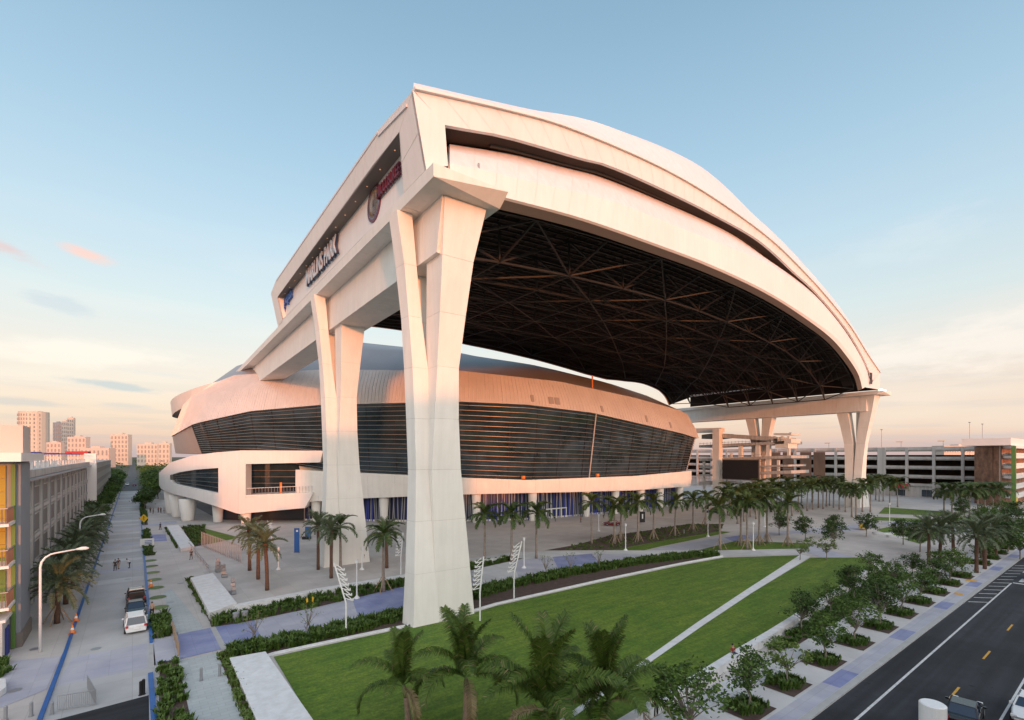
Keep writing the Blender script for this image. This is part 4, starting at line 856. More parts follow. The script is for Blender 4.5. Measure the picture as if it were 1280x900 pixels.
# apartment style stair block at the right edge
tb = thing('stair_block', 'five storey block with balconies and green corner strip at the right edge', 'building')
c0 = G(1266,636); X0b, Y0b = c0.x, c0.y; pw = D(1237, 600, 190)
b = MB(); b.prism([(X0b+5,Y0b+3.5),(X0b+60,Y0b+2.5),(X0b+60,Y0b+16),(pw.x+1,pw.y+4.5)], 0, 22.1, 'warm_inside'); b.build('wall', tb)
for i, z in enumerate((22.2, 18.6, 15.0, 11.4, 7.8, 4.4)):
    b = MB(); b.prism([(X0b-.6,Y0b-.6),(X0b+58,Y0b-.8),(X0b+58,Y0b+14),(pw.x-1.5,pw.y+1.5),(pw.x-2.5,pw.y)], z-.95, z, 'white_panel'); b.build('balcony_slab', tb)
    if i:
        for k in range(12):
            p = seg(Vector((X0b-.4,Y0b-.3,0)), Vector((pw.x-2.1,pw.y,0)), (k+.3)/12); pbox('baluster', tb, 'steel_grey', (p.x,p.y,z+.5), (.06,.5,1.0), .5)
        for k in range(14): pbox('rail_panel', tb, 'white_panel', (X0b+1+k*2.4, Y0b-.6, z+.5), (2.1,.08,.9))
for k in (.35,.6,.85): p = seg(Vector((X0b,Y0b,0)), Vector((pw.x-2,pw.y+.6,0)), k); pbox('post', tb, 'garage_light' if k != .6 else 'brick_screen', (p.x+.6,p.y+.8,11), (.5 if k != .6 else 1.6,.5,22))
pbox('corner_strip', tb, 'tile_green', (X0b-.4,Y0b-.3,11), (1.1,1.1,22)); pbox('yellow_base', tb, 'yellow_paint', (X0b+3,Y0b-.4,2), (4,.5,4)); pbox('penthouse', tb, 'white_panel', (X0b+28,Y0b+7,23.6), (56,13,2.6))
for k in range(5): pbox('tile_panel', tb, 'tile_yellow', (X0b+2.3, Y0b-.1, 2.6+4*k), (2.6,.3,3.3))
pbox('pillar', tb, 'garage_light', (pw.x, pw.y, 11), (1.4,1.4,22))
# ================================================================ SPIRAL CAR RAMPS
rp = thing('spiral_ramp', 'stack of orange lit concrete car ramps between the bowl and far garage', 'ramp')
RX = 199.0
def rslab(x0, y0, x1, y1, th, m='garage_light', dep=16, name='ramp_slab'):
    a, c = PX(x0,y0,RX), PX(x1,y1,RX); h = Vector((0,0,th/2)); e = Vector((dep,0,0)); b = MB(); b.hexa([a-h,c-h,c-h+e,a-h+e],[a+h,c+h,c+h+e,a+h+e], m); fixn(b.build(name, rp))
rslab(873.7,558,980,553,1.1); rslab(874,575,989,571,1.1); rslab(871,594.5,905,593,1.0); rslab(947,591.5,989,590,1.2); rslab(901,544.5,972,549,1.6); rslab(877,546,893,544,1.8,'soffit_grey'); rslab(874,584,903,585.5,.8); rslab(950,583,985,582,.7); rslab(874,604,905,604,1.4)
rslab(861,538.5,901,537.5,2.0,'white_concrete',3,'frame_beam')
def rcol(px, y0, y1, w, dx=0, m='white_concrete'):
    a, c = PX(px,y0,RX+dx), PX(px,y1,RX+dx); b = MB(); b.box((a.x,a.y,(a.z+c.z)/2),(w,w,abs(a.z-c.z)),m); b.build('ramp_column', rp)
rcol(897,536,634,3.0,-.8); 
for px, y0, y1, w in ((926,555,574,1.4),(948,553,620,1.6),(961,545,620,1.4),(914,566,575,.9),(941,566,575,.9),(880,575,612,.8),(973,575,610,.8),(986,545,571,.9),(968,545,553,.9),(978,545,553,.9)): rcol(px,y0,y1,w,1.5)
rslab(967,542.5,989,542.5,.7,'white_concrete',8,'tower_roof'); rslab(967,551,989,551,1.6,'white_concrete',8,'tower_wall'); rslab(969,557,985,557,2.0,'white_concrete',8,'tower_wall')
for k in range(24):
    x = 875+k*4.4; a = PX(x,557.5-(x-874)/106*4.5,RX-.1); pbar('railing_post', rp, 'steel_grey', a, a+Vector((0,0,1.5)), .09)
for (x0,y0,x1,y1) in ((874,554.5,980,549.6),(875,571.5,950,568.5),(950,586,989,585.5)): pbar('railing', rp, 'steel_grey', PX(x0,y0,RX-.1), PX(x1,y1,RX-.1), .12)
sc_ = thing('video_screen', 'black video screen standing in front of the spiral ramps', 'screen'); a, c = PX(903.5,575,RX-3), PX(948,575,RX-3); zb = PX(925,599,RX-3).z
b = MB(); b.box((RX-3,(a.y+c.y)/2,(a.z+zb)/2),(.6,abs(a.y-c.y),a.z-zb),'black'); b.build('screen_panel', sc_); pbox('frame', sc_, 'soffit_grey', (RX-2.6,(a.y+c.y)/2,(a.z+zb)/2), (.5,abs(a.y-c.y)+.6,a.z-zb+.6))
for s in (-6,6): pbox('post', sc_, 'steel_grey', (RX-2.4,(a.y+c.y)/2+s,zb/2), (.5,.5,zb))
# ================================================================ SKYLINE
SKY = [(28,57,515,1300,'tower_cream','wide rounded cream tower, leftmost of the skyline',11),(66,77,528,1500,'tower_glass','narrow glass tower left of the tall pink pair',9),(77,85,526,1480,'tower_pink','slim pink tower between two glass towers',9),(84,92,522,1450,'tower_pink','tallest slim pink tower of the skyline',10),(88,93,523,1600,'tower_glass','thin glass tower edge right of the tallest pink one',9),
       (58,76,553,1000,'tower_pink','low pink block in front of the slim towers',4),(84,107,546,900,'tower_pink','square pink block with bright side behind the garage',5),(100,136,560,800,'tower_pink','long low pink block behind the garage',2),(138,160,543,1000,'tower_cream','white square tower block above the street end',6),(171,197,555,950,'tower_cream','orange lit apartment block above the far trees',4),(198,212,554,900,'tower_cream','pale block partly hidden by the stadium bowl',4),(1180,1240,557,1200,'tower_pink','far low block above the right garage',2)]
for x0, x1, yt, d, m, lab, nf in SKY:
    a, c = D(x0, yt, d), D(x1, yt, d); w = (a-c).length; ce = (a+c)/2; ang = math.atan2(c.y-a.y, c.x-a.x); zt = a.z
    t = thing('tower_block', lab, 'building', (ce.x,ce.y,0), ang)
    b = MB()
    if yt == 515: b.lathe([(w*.5,0),(w*.5,zt)], m, 20)
    else: b.box((0,w*.15,zt/2),(w,w*.3,zt),m)
    b.build('wall', t); nx = max(3, int(w/6))
    for j in range(nf):
        z = zt*(.12+.85*(j+.5)/nf); 
        for i in range(nx):
            x = w*((i+.5)/nx-.5)
            if yt == 515: y = -math.sqrt(max(0,(w*.5)**2 - x*x))-.3
            else: y = -.3
            pbox('window', t, 'tower_window', (x,y,z), (w/nx*.34,.9,zt/nf*.5))
    pbox('plant_room', t, m, (0,w*.15,zt+1.5), (w*.3,w*.2,3))
# ================================================================ PLANTS
def frond_mesh(name, length, nleaf, leaflen, droop, m, width=.06, hang=.5, seed=0, up=.35, vee=.5):
    """one palm frond along +X, arching; leaflets both sides"""
    r = random.Random(seed); b = MB(); pts = []; N_ = 12; x = z = 0.0; ang = up
    for i in range(N_+1):
        pts.append(Vector((x,0,z))); ang -= droop/N_*(.5+i/N_); x += math.cos(ang)*length/N_; z += math.sin(ang)*length/N_
    b.tube(pts, [.05*(1-i/N_)+.008 for i in range(N_+1)], m, 3, cap=False)
    for i in range(nleaf):
        s = .10 + .90*i/nleaf; k = min(int(s*N_), N_-1); p = seg(pts[k], pts[k+1], s*N_-k); t = (pts[k+1]-pts[k]).normalized()
        ll = leaflen*(math.sin(math.pi*min(1,s*.82+.12))**.6)*r.uniform(.85,1.1)
        for sg in (-1,1):
            side = Vector((0,sg,0)); upv = t.cross(Vector((0,1,0))); 
            if upv.z < 0: upv = -upv
            d = (side*.8 + t*.6 + upv*(vee*r.uniform(.2,1))).normalized(); d2 = (d + Vector((0,0,-hang*r.uniform(.8,1.5)))).normalized(); q1 = p + d*ll*.5; q2 = q1 + d2*ll*.5; w = t*width
            b.add([p-w*.5, p+w*.5, q1+w*.5, q1-w*.5, q2], [(0,1,2,3),(3,2,4)], m)
    me = bpy.data.meshes.new(name); me.from_pydata(b.v, [], b.f)
    for mm in b.ml: me.materials.append(M[mm])
    me.update(); return me
FR = {'royal': [frond_mesh('frond', 3.5, 30, .85, d, 'palm_leaf', .12, .6, s, up) for s, (d, up) in enumerate(((1.7,.9),(1.9,.5),(1.5,.2)))],
      'date': [frond_mesh('frond', 3.0, 30, .50, d, 'date_leaf', .08, .1, s+5, up, .9) for s, (d, up) in enumerate(((1.0,1.0),(1.2,.55),(1.1,.1)))],
      'near': [frond_mesh('frond', 4.6, 150, 1.05, d, 'palm_leaf_near', .05, .8, s+9, up) for s, (d, up) in enumerate(((.8,1.35),(1.7,1.1),(2.1,.75)))] + [frond_mesh('frond', 3.8, 60, .9, 2.6, 'palm_leaf_dead', .045, 1.2, 33, .5)]}
TR = {}
def trunk_mesh(kind, h, lean, seed):
    b = MB(); r = random.Random(seed); n = 9; P_ = [Vector((lean*(i/n)**2, 0, h*i/n)) for i in range(n+1)]
    if kind == 'date': rs = [.27-.05*i/n + r.uniform(-.02,.02) for i in range(n)] + [.34]; b.tube(P_, rs, 'date_trunk', 10)
    elif kind == 'near': rs = [.24,.23,.20,.19,.18,.17,.17,.16,.15,.12]; b.tube(P_[:7], rs[:7], 'palm_trunk', 10); b.tube(P_[6:], [.16,.17,.15,.09], 'crown_shaft', 10)
    else: rs = [.30,.24,.21,.20,.20,.19,.18,.15,.14,.10]; b.tube(P_[:8], rs[:8], 'palm_trunk_grey', 8); b.tube(P_[7:], [.17,.14,.09], 'crown_shaft', 8)
    return b, P_[-1]
def palm(name, p, h, kind, label, group, nf=15, sc=1.0, stakes=False, seed=0, cat='palm tree'):
    r = random.Random(seed*13+5); t = thing(name, label, cat, (p[0],p[1],0.0), r.uniform(0,6.28), group)
    b, top = trunk_mesh(kind, h, r.uniform(-.35,.35), seed); b.build('trunk', t, smooth=True)
    for i in range(nf):
        k = i/nf; a = i*2.39996 + r.uniform(-.25,.25)
        if kind == 'near': me = FR['near'][0 if k < .3 else (1 if k < .7 else 2)]; me = FR['near'][3] if i == nf-1 else me
        else: me = FR[kind][0 if k < .34 else (1 if k < .68 else 2)]
        o = bpy.data.objects.new('frond', me); COL.objects.link(o); o.parent = t; o.location = top - Vector((0,0,.25*k))
        tilt = -.35+ .15*r.random() if k < .34 else r.uniform(-.1,.15) + (.25 if k > .75 else 0); o.rotation_euler = (r.uniform(-.2,.2), tilt, a); s = sc*r.uniform(.85,1.12); o.scale = (s,s,s)
    if kind != 'date':
        sp = MB(); sp.tube([top, top+Vector((.05,0,1.2*sc)), top+Vector((.2,0,2.1*sc))], [.06,.04,.01], 'crown_shaft', 4); sp.build('spear', t)
    if stakes:
        for a in range(4): ca, sa = math.cos(a*1.57+.6), math.sin(a*1.57+.6); pbar('stake', t, 'wood_stake', (ca*1.3,sa*1.3,0), (ca*.22,sa*.22,2.0), .09)
    return t
ORD = ['leftmost','second','third','fourth','fifth','sixth','seventh','eighth','ninth','tenth','eleventh','twelfth','thirteenth','fourteenth','fifteenth']
def zat(px, base, crown): d = F*H/(base-HZ); return H - (crown-HZ)*d/F
for i, (px, by, cy, lab) in enumerate(((312,713,662,'date palm with dark trunk, back left of the plaza trio'),(322.7,724,671,'date palm in the middle of the plaza trio'),(334,737.6,679,'date palm nearest the camera in the plaza trio'),(397.7,712,656,'date palm just left of the second column foot'),(414,722.6,663,'date palm in front of the second column foot'),(483.5,710,664,'date palm standing behind the staked one between the columns'))):
    palm('date_palm', G(px,by), zat(px,by,cy), 'date', lab, 'date palms on the left plaza', 34, 1.0, False, i)
palm('royal_palm', G(425.7,715), zat(425.7,715,657), 'royal', 'slender royal palm leaning before the second column foot', 'royal palms', 12, 1.1, False, 3)
palm('royal_palm', G(479,739.7), zat(479,739.7,668), 'royal', 'staked palm in the shrub bed left of the big front column', 'royal palms', 15, 1.0, True, 4)
row = [(606,701,643),(639.5,702,642),(670.5,698,640),(739.5,680,628),(768.4,680,633),(776,676,631),(797.5,677,627),(817,674,627),(843.7,669.7,626),(866.5,663.6,624),(881.7,656.5,622)]
for i, (px, by, cy) in enumerate(row): palm('royal_palm', G(px,by), zat(px,by,cy), 'royal', ORD[i] + ' royal palm from the left in the row before the stadium entrance', 'royal palms before the entrance', 17, 1.1, i > 3, 20+i)
GL = ['royal palm at the left tip of the grove, beside the white lamp post','staked royal palm, left of the close front pair in the grass','staked royal palm, right of the close front pair in the grass','staked royal palm in the grass between lamp post and pale plaza','royal palm just behind the rightmost staked one of the grove front','lone royal palm at the plaza corner right of the grove front']
clus = [(900,686.7,633),(926,682,625),(934,686.7,628),(949,681,624),(958.7,678.7,622),(984.7,682.7,629),(922,654.7,616),(930,652,614),(904.7,651,617),(945,649,612),(938,646,612),(912,645,611),(955,644,610),(971,640,610),(977,641,609),(990,645,612),(998,640,609),(1009,638.7,607),(1016,637,606),(1023,634.7,604),(1028.7,636,605),(1033,633,603),(1037,632,602),(1042,634.7,604),(1049,637,607),(1056.7,640,610),(1064.7,646.7,612),(1070,649,612),(1078,640,606),(1088,640,606),(1094.7,625,598),(1099,627,599),(1104,626.7,600),(1085,628,600),(1060,628,600),(1015,628,601),(1002,629,602),(985,630,603),(965,632,604),(950,634,605)]
for i, (px, by, cy) in enumerate(clus): palm('royal_palm', G(px,by), zat(px,by,cy), 'royal', GL[i] if i < 6 else 'royal palm deep in the dense grove between the entrance and the far column', 'royal palms in the dense grove', 17, 1.2, i < 6, 60+i)
for i, (px, by, cy) in enumerate(((1180,641,612),(1190,644,614),(1201,642,611),(1212,646,613),(1222,645,612),(1231,642,611),(1241,640,610),(1250,644,612),(1112,633,604),(1122,634,603))): palm('royal_palm', G(px,by), zat(px,by,cy), 'royal', 'royal palm in the group before the right garage', 'royal palms before the right garage', 17, 1.3, False, 120+i)
for i, (px, by, cy, lab) in enumerate(((1161,705.6,663,'date palm, leftmost of the six by the avenue'),(1175,701,660,'date palm, second from left of the six by the avenue'),(1191.6,690,655,'date palm, back row centre of the six by the avenue'),(1220.6,716.6,668,'date palm, front centre of the six by the avenue'),(1231,712,664,'date palm, right beside the front centre one by the avenue'),(1245,698,660,'date palm, rightmost of the six by the avenue'))):
    palm('date_palm', G(px,by), zat(px,by,cy), 'date', lab, 'date palms by the avenue', 36, 1.15, False, 140+i)
for i, (px, d, cz, sc, nf, lab) in enumerate(((510,34,2.9,.85,11,'thin ragged royal palm, leftmost of the four foreground palms'),(582,34,3.5,1.05,14,'foreground palm with browned fronds, second from left'),(682,30,3.3,1.2,16,'foreground royal palm with bright upright fronds, third from left'),(757,31.5,3.1,1.15,17,'foreground royal palm, rightmost of the four on the lawn'))):
    a, c = ray(px); palm('royal_palm', (a*d, c*d), cz, 'near', lab, 'royal palms in the foreground', nf, sc, False, 200+i)
for i in range(9):
    y = 74+i*9.0; palm('date_palm', (-6.6,y), 4.6, 'date', ('nearest staked' if i == 0 else ORD[i]+' nearest') + ' date palm in front of the left garage', 'date palms along the left garage', 40, 1.2, i < 3, 230+i)
# broadleaf trees: leaves in clumps on limbs
def tree_mesh(seed, h, spread, nclump, nl, lm, ls=.2, sparse=False):
    r = random.Random(seed); tb_ = MB(); lb_ = MB(); base = h*.33
    tb_.tube([(0,0,0),(r.uniform(-.1,.1),r.uniform(-.1,.1),base*.6),(r.uniform(-.15,.15),r.uniform(-.15,.15),base)], [.11*h/5,.085*h/5,.075*h/5], 'bark', 7)
    for c in range(nclump):
        a = r.uniform(0,6.28); rr = spread*math.sqrt(r.random()); z = base + (h-base)*(.15+.85*r.random()**.8)*(1-.35*(rr/spread)**2); e = Vector((rr*math.cos(a), rr*math.sin(a), z)); m_ = e*.5 + Vector((0,0,base*.55)); tb_.tube([(0,0,base*.9), m_, e], [.05*h/5,.03*h/5,.01], 'bark', 4, cap=False)
        cr_ = spread*r.uniform(.22,.42)
        for _ in range(nl):
            v = Vector((r.gauss(0,1),r.gauss(0,1),r.gauss(0,.6)))*cr_*.55; p = e+v; s = ls*r.uniform(.6,1.3); d1 = Vector((r.gauss(0,1),r.gauss(0,1),r.gauss(0,.5))).normalized(); d2 = d1.cross(Vector((r.gauss(0,1),r.gauss(0,1),r.gauss(0,1)))).normalized()
            lb_.add([p-d1*s, p+d2*s*.5, p+d1*s, p-d2*s*.5], [(0,1,2,3)], lm)
    return tb_, lb_
TV = {}
def tree(key, args, p, rz, sc, label, group, z=0.0, name='shade_tree'):
    if key not in TV:
        a, c = tree_mesh(*args); t = thing(name, label, 'tree', (0,0,0)); a.build('trunk', t); c.build('crown', t); TV[key] = t; t.location = (p[0],p[1],z); t.rotation_euler = (0,0,rz); t.scale = (sc,)*3
        if group: t['group'] = group
        return t
    return copy_tree(TV[key], (p[0],p[1],z), rz, sc, label, group)
TA = {'a': (1,5.0,1.9,26,52,'tree_leaf',.17),'b': (2,5.4,2.2,30,52,'tree_leaf',.17),'c': (3,4.4,1.6,18,45,'tree_leaf_light',.15),'d': (4,5.6,2.0,34,60,'tree_leaf_dark',.17)}
rr = random.Random(11)
for i, (x, y) in enumerate(PITS):
    k = 'acabdbadbcabdbadb'[i]; tree(k, TA[k], (x,y+.1), rr.uniform(0,6), rr.uniform(.80,.95) if i < 3 else rr.uniform(.78,.95), ('nearest' if i == 0 else ORD[min(i,14)]+' nearest') + ' small tree in the row of square pits along the avenue pavement', 'trees in pits along the avenue', .13)
for i, (px, by) in enumerate(((1002,789),(1038,767),(1067.5,752),(1095,738),(1119,731),(1140,720),(1088,720),(1062,741))):
    k = 'dbdabdbacd'[i%10]; tree(k, TA[k], G(px,by), rr.uniform(0,6), rr.uniform(.62,.82), ['nearest','second nearest','third nearest','fourth nearest','fifth nearest','sixth nearest','farthest inner','farthest outer'][i] + ' shade tree in the planting strip between lawn wall and avenue pavement', 'trees along the lawn wall')
for i, (px, by, lab) in enumerate(((1006.7,676,'small dark tree left on the pale square plaza'),(1043,684,'small dark tree, nearest of those on the pale plaza'),(1044.7,673,'small dark tree behind the nearest plaza one'),(1082.7,670.7,'small dark tree beside the yellow cart on the plaza'),(1129,680.7,'small umbrella shaped tree by the white benches'),(974,669,'small dark tree at the grove edge of the plaza'))): tree('d', TA['d'], G(px,by), rr.uniform(0,6), .95, lab, 'small trees on the pale plaza')
a, c = ray(862); tree('b', TA['b'], (a*31.5, c*31.5), 1.2, 1.0, 'bushy green tree at the bottom edge beside the walker in black', None)
tree('c', TA['c'], G(1011,690), 1, .7, 'young light tree at the top of the lawn path', None); tree('c', TA['c'], G(1000,700), 2, .8, 'young sapling beside the lawn divider path', None); tree('c', TA['c'], G(1033,700), 3, .9, 'young tree at the lawn corner by the plaza', None)
for i, (px, by) in enumerate(((1150,690),(1200,675),(1260,690),(1275,700),(1262,668),(1240,662),(1272,655),(1225,655),(1205,650),(1255,650))): tree('dbda'[i%4], TA['dbda'[i%4]], G(px,by), rr.uniform(0,6), 1.1, 'leafy tree in the green belt right of the plaza', 'trees right of the plaza')
SA = (8,3.4,1.1,14,10,'tree_leaf_light',.09)
for i, (px, by, lab) in enumerate(((318,806,'nearly bare sapling in the shrub bed by the bins'),(385,794,'nearly bare sapling in the bed left of the zigzag light'),(682,720,'thin sapling in the long bed, left of three'),(713,716,'thin sapling in the long bed, middle of three'),(749,712,'thin sapling in the long bed, right of three'),(594,745,'thin sapling just right of the big column foot'))): tree('s', SA, G(px,by), i*1.1, 1.0, lab, 'saplings in the promenade bed', name='sapling')
# street trees beyond, both sides of the left street, and near the bowl
TB_ = (21,9.5,4.2,46,60,'tree_leaf_dark',.42); TC_ = (22,8.5,4.4,44,60,'tree_leaf',.42)
for i in range(24):
    y = 158+i*13; tree('B', TB_, (-8.6-rr.random()*1.5, y), rr.uniform(0,6), rr.uniform(.75,1.1)*(.7 if y < 250 else 1), 'dark street tree on the left side of the far street', 'street trees on the left') if i % 2 else tree('C', TC_, (-8.2, y), rr.uniform(0,6), rr.uniform(.7,1)*(.7 if y < 250 else 1), 'green street tree on the left side of the far street', 'street trees on the left')
for i in range(22):
    y = 262+i*15; x = 9+rr.uniform(-1,2)+(y-262)*.01; tree('B' if i % 2 else 'C', TB_, (x,y), rr.uniform(0,6), rr.uniform(.8,1.15), 'leafy street tree on the right side of the far street', 'street trees on the right')
for i, y in enumerate((215,226,238,250)): tree('B', TB_, (3.4+i*.5,y), i, .62, 'dark tree beside the bowl legs at the far street kerb', 'trees beside the bowl legs')
fw = MB(); r = random.Random(5)                        # far-off wood out to the horizon
for i in range(900):
    d = r.uniform(330, 1900); u = r.uniform(-1.15, .15) if i % 3 else r.uniform(.35,1.15)
    x, y = CF*u*d+SF*d, -SF*u*d+CF*d
    if -7 < x < 8 or (5 < x < 330 and y < 340): continue
    s = r.uniform(4,8)
    for _ in range(26):
        p = Vector((x+r.gauss(0,s*.7), y+r.gauss(0,s*.7), max(.5,abs(r.gauss(s*.55,s*.35))))); q = r.uniform(.8,2.0); d1 = Vector((r.gauss(0,1),r.gauss(0,1),r.gauss(0,.6))).normalized(); d2 = d1.cross(Vector((r.gauss(0,1),r.gauss(0,1),r.gauss(0,1)))).normalized(); fw.add([p-d1*q,p+d2*q*.7,p+d1*q,p-d2*q*.7],[(0,1,2,3)],'tree_leaf_dark')
fw.build('far_wood', kind='stuff')
# shrubs in the beds: many blade fans, one object per bed
def inpoly(x, y, poly):
    c = False; n = len(poly)
    for i in range(n):
        x1, y1 = poly[i][0], poly[i][1]; x2, y2 = poly[i-1][0], poly[i-1][1]
        if (y1 > y) != (y2 > y) and x < (x2-x1)*(y-y1)/(y2-y1)+x1: c = not c
    return c
def shrubs(poly, n, h, label, m='shrub_leaf', nb=16, z=.02, keep=lambda x, y: True, name='shrub_bed'):
    r = random.Random(len(poly)*7+n); b = MB(); xs = [p[0] for p in poly]; ys = [p[1] for p in poly]; k = 0; tries = 0
    while k < n and tries < n*30:
        tries += 1; x, y = r.uniform(min(xs),max(xs)), r.uniform(min(ys),max(ys))
        if not inpoly(x, y, poly) or not keep(x, y): continue
        k += 1; hh = h*r.uniform(.5,1.25)
        for j in range(nb):
            a = r.uniform(0,6.28); w = .05+.06*r.random(); lean = r.uniform(.15,.8)*hh; p = Vector((x+r.gauss(0,.12),y+r.gauss(0,.12),z)); s = Vector((-math.sin(a),math.cos(a),0))*w; m_ = p+Vector((math.cos(a)*lean*.45,math.sin(a)*lean*.45,hh*r.uniform(.5,.7))); e = p+Vector((math.cos(a)*lean,math.sin(a)*lean,hh*r.uniform(.6,1)))
            b.add([p-s*.5,p+s*.5,m_+s,m_-s,e],[(0,1,2,3),(3,2,4)],m)
    o = b.build(name); return tag(o, label, 'shrubs', kind='stuff')
def near_top(edge_pts, w):
    E = [(p.x,p.y) for p in gp(edge_pts)]
    def f_(x, y):
        best = 9e9
        for (a, b_), (c, d) in zip(E, E[1:]):
            t = max(0,min(1,((x-a)*(c-a)+(y-b_)*(d-b_))/((c-a)**2+(d-b_)**2))); best = min(best, math.hypot(x-a-t*(c-a), y-b_-t*(d-b_)))
        return best < w
    return f_
shrubs(BED_A, 1500, .85, 'long bed of spiky green shrubs between promenade and lawn', keep=near_top(bedA, 3.3))
shrubs(BED_B, 420, .8, 'bed of green shrubs along the low plaza wall left of the big column')
shrubs(BED_C, 420, .35, 'low grass and ground cover under the staked palms', 'grass_blade', 12)
shrubs(BED_D, 70, .5, 'narrow strip of shrubs left of the upper white slab'); shrubs(BED_E, 150, .6, 'green shrubs in the bed right of the blue kerb at bottom left'); shrubs(BED_F, 130, .45, 'narrow planting strip left of the big white slab', 'grass_blade')
shrubs(BED_G, 55, .9, 'bushy square bed beside the parked cars'); shrubs(BED_H, 40, .7, 'small shrub bed below the yellow sign'); shrubs(BED_I, 40, .7, 'small shrub bed above the grass discs'); shrubs(BED_J, 90, .9, 'far string of shrub beds along the street kerb'); shrubs(BED_K, 50, .6, 'dark hedge strip left of the farthest white slab'); shrubs(BED_M, 120, .9, 'dark shrubs below the bowl legs'); shrubs(BED_L, 700, .5, 'shrubs along the lower side of the lawn wall')
for i, (x, y) in enumerate(PITS): shrubs([(x-1.4,y-.8),(x+1.4,y-.8),(x+1.4,y+1.2),(x-1.4,y+1.2)], 26, .75, 'round leafy shrubs in the ' + ('nearest' if i == 0 else ORD[min(i,14)]+' nearest') + ' square pit along the avenue', 'shrub_leaf', 16, .13)
shrubs(gp([(-12,835),(8,826),(14,836),(0,850)]), 30, .6, 'small dark shrub at the left edge by the porch')
# ================================================================ WALLS AND SLABS
def block(name, top, h, m, label, cat):
    f = [G(x, y, h) for x, y in top]; b = MB(); b.prism([(p.x,p.y) for p in f], 0, h, m); o = fixn(b.build(name)); bv = o.modifiers.new('edge','BEVEL'); bv.width = .03; bv.segments = 2; return tag(o, label, cat)
block('concrete_slab', [(287,822),(332,814),(392,900),(458,1000),(372,1000),(322,903)], .45, 'bench_white', 'big white concrete seating slab at the bottom beside the lawn corner', 'bench')
block('concrete_slab', [(238,722),(266,716),(296,753),(262,766)], .8, 'bench_white', 'white concrete slab at the end of the low plaza wall', 'bench')
block('concrete_slab', [(208,657),(223,656),(243,682),(226,686)], .7, 'bench_white', 'farthest white concrete slab below the bowl legs', 'bench')
block('concrete_slab', [(0,848),(7,848),(8,858),(0,864)], .5, 'bench_white', 'small white block cut by the left edge', 'bench')
w_ = MB(); q = [G(x, y, .55) for x, y in ((292,757),(400,736),(505,719),(575,705),(640,694))]
for a, c in zip(q, q[1:]): d = (c-a).normalized(); s = Vector((-d.y,d.x,0))*.55; w_.hexa([a-s-Vector((0,0,.55)),a+s-Vector((0,0,.55)),c+s-Vector((0,0,.55)),c-s-Vector((0,0,.55))],[a-s,a+s,c+s,c-s],'bench_white')
tag(fixn(w_.build('low_wall')), 'low white wall along the paved plaza edge', 'wall')
wl = thing('lawn_wall', 'long low white wall between the lawn and avenue trees', 'wall')
WLN = [(1098,709),(1050,742),(1005,772),(964,799),(920,826),(880,852),(840,877),(800,902),(740,940)]
Q2 = []
for i, (x, y) in enumerate(WLN): Q2.append(G(x, y, .0))
for i, (a, c) in enumerate(zip(Q2, Q2[1:])):
    d = (c-a).normalized(); s = Vector((-d.y,d.x,0))*.38; n = max(2, int((c-a).length/3))
    for k in range(n):
        p0 = seg(a,c,k/n)+d*.02; p1 = seg(a,c,(k+1)/n)-d*.02; b = MB(); z = Vector((0,0,.75)); b.hexa([p0-s,p0+s,p1+s,p1-s],[p0-s+z,p0+s+z,p1+s+z,p1-s+z],'bench_white'); fixn(b.build('coping_block', wl))
for px, py, lab in ((1114,669,'curved white bench, left of the pair by the lawn'),(1133,673,'curved white bench, right of the pair by the lawn')):
    c = G(px, py); t = thing('curved_bench', lab, 'bench', (c.x,c.y,0), -.5, 'pair of curved white benches'); b = MB(); b.grid([[Vector((x*.5,.08*x*x*(1 if s else 1)+y_,z)) for x in range(-5,6)] for (y_,z,s) in ((0,.0,0),(0,.5,0),(.7,.5,1),(.7,0,1))], 'bench_white'); b.build('seat', t)
# ================================================================ LIGHTS AND STREET FURNITURE
def lamp_post(px, by, hgt, label):
    c = G(px, by); t = thing('lamp_post', label, 'lamp post', (c.x,c.y,0), 0, 'slim white lamp posts'); b = MB(); b.lathe([(.4,0),(.4,.08),(.13,.35),(.1,.5),(.07,hgt-.5)], 'lamp_white', 10); b.build('pole', t); b = MB(); b.lathe([(.10,0),(.2,.12),(.2,.5),(.24,.55),(.05,.62)], 'lamp_white', 12, (0,0,hgt-.5)); b.build('lamp_head', t)
for px, by, h_, lab in ((782,688,5.2,'white lamp post at the tip of the palm bed before the entrance'),(885,670.7,5.3,'white lamp post by the promenade near the grove'),(655,710,5,'white lamp post beside the right zigzag light'),(446,748,5.0,'white lamp post left of the big column in the shrub bed'),(941.6,688,5.5,'white lamp post in the grass under the grove'),(956,658.7,4.5,'white lamp post deeper in the palm grove'),(1112,654.7,5.6,'white lamp post beside the far lawns'),(348,712,3.6,'short white post beside the palm trio'),(452.4,712,3.6,'short white post beside the second column foot'),(565/3+560,664,4,'white post before the entrance doors'),(1198,690,5,'pale lamp post beside the avenue date palms')): lamp_post(px, by, h_, lab)
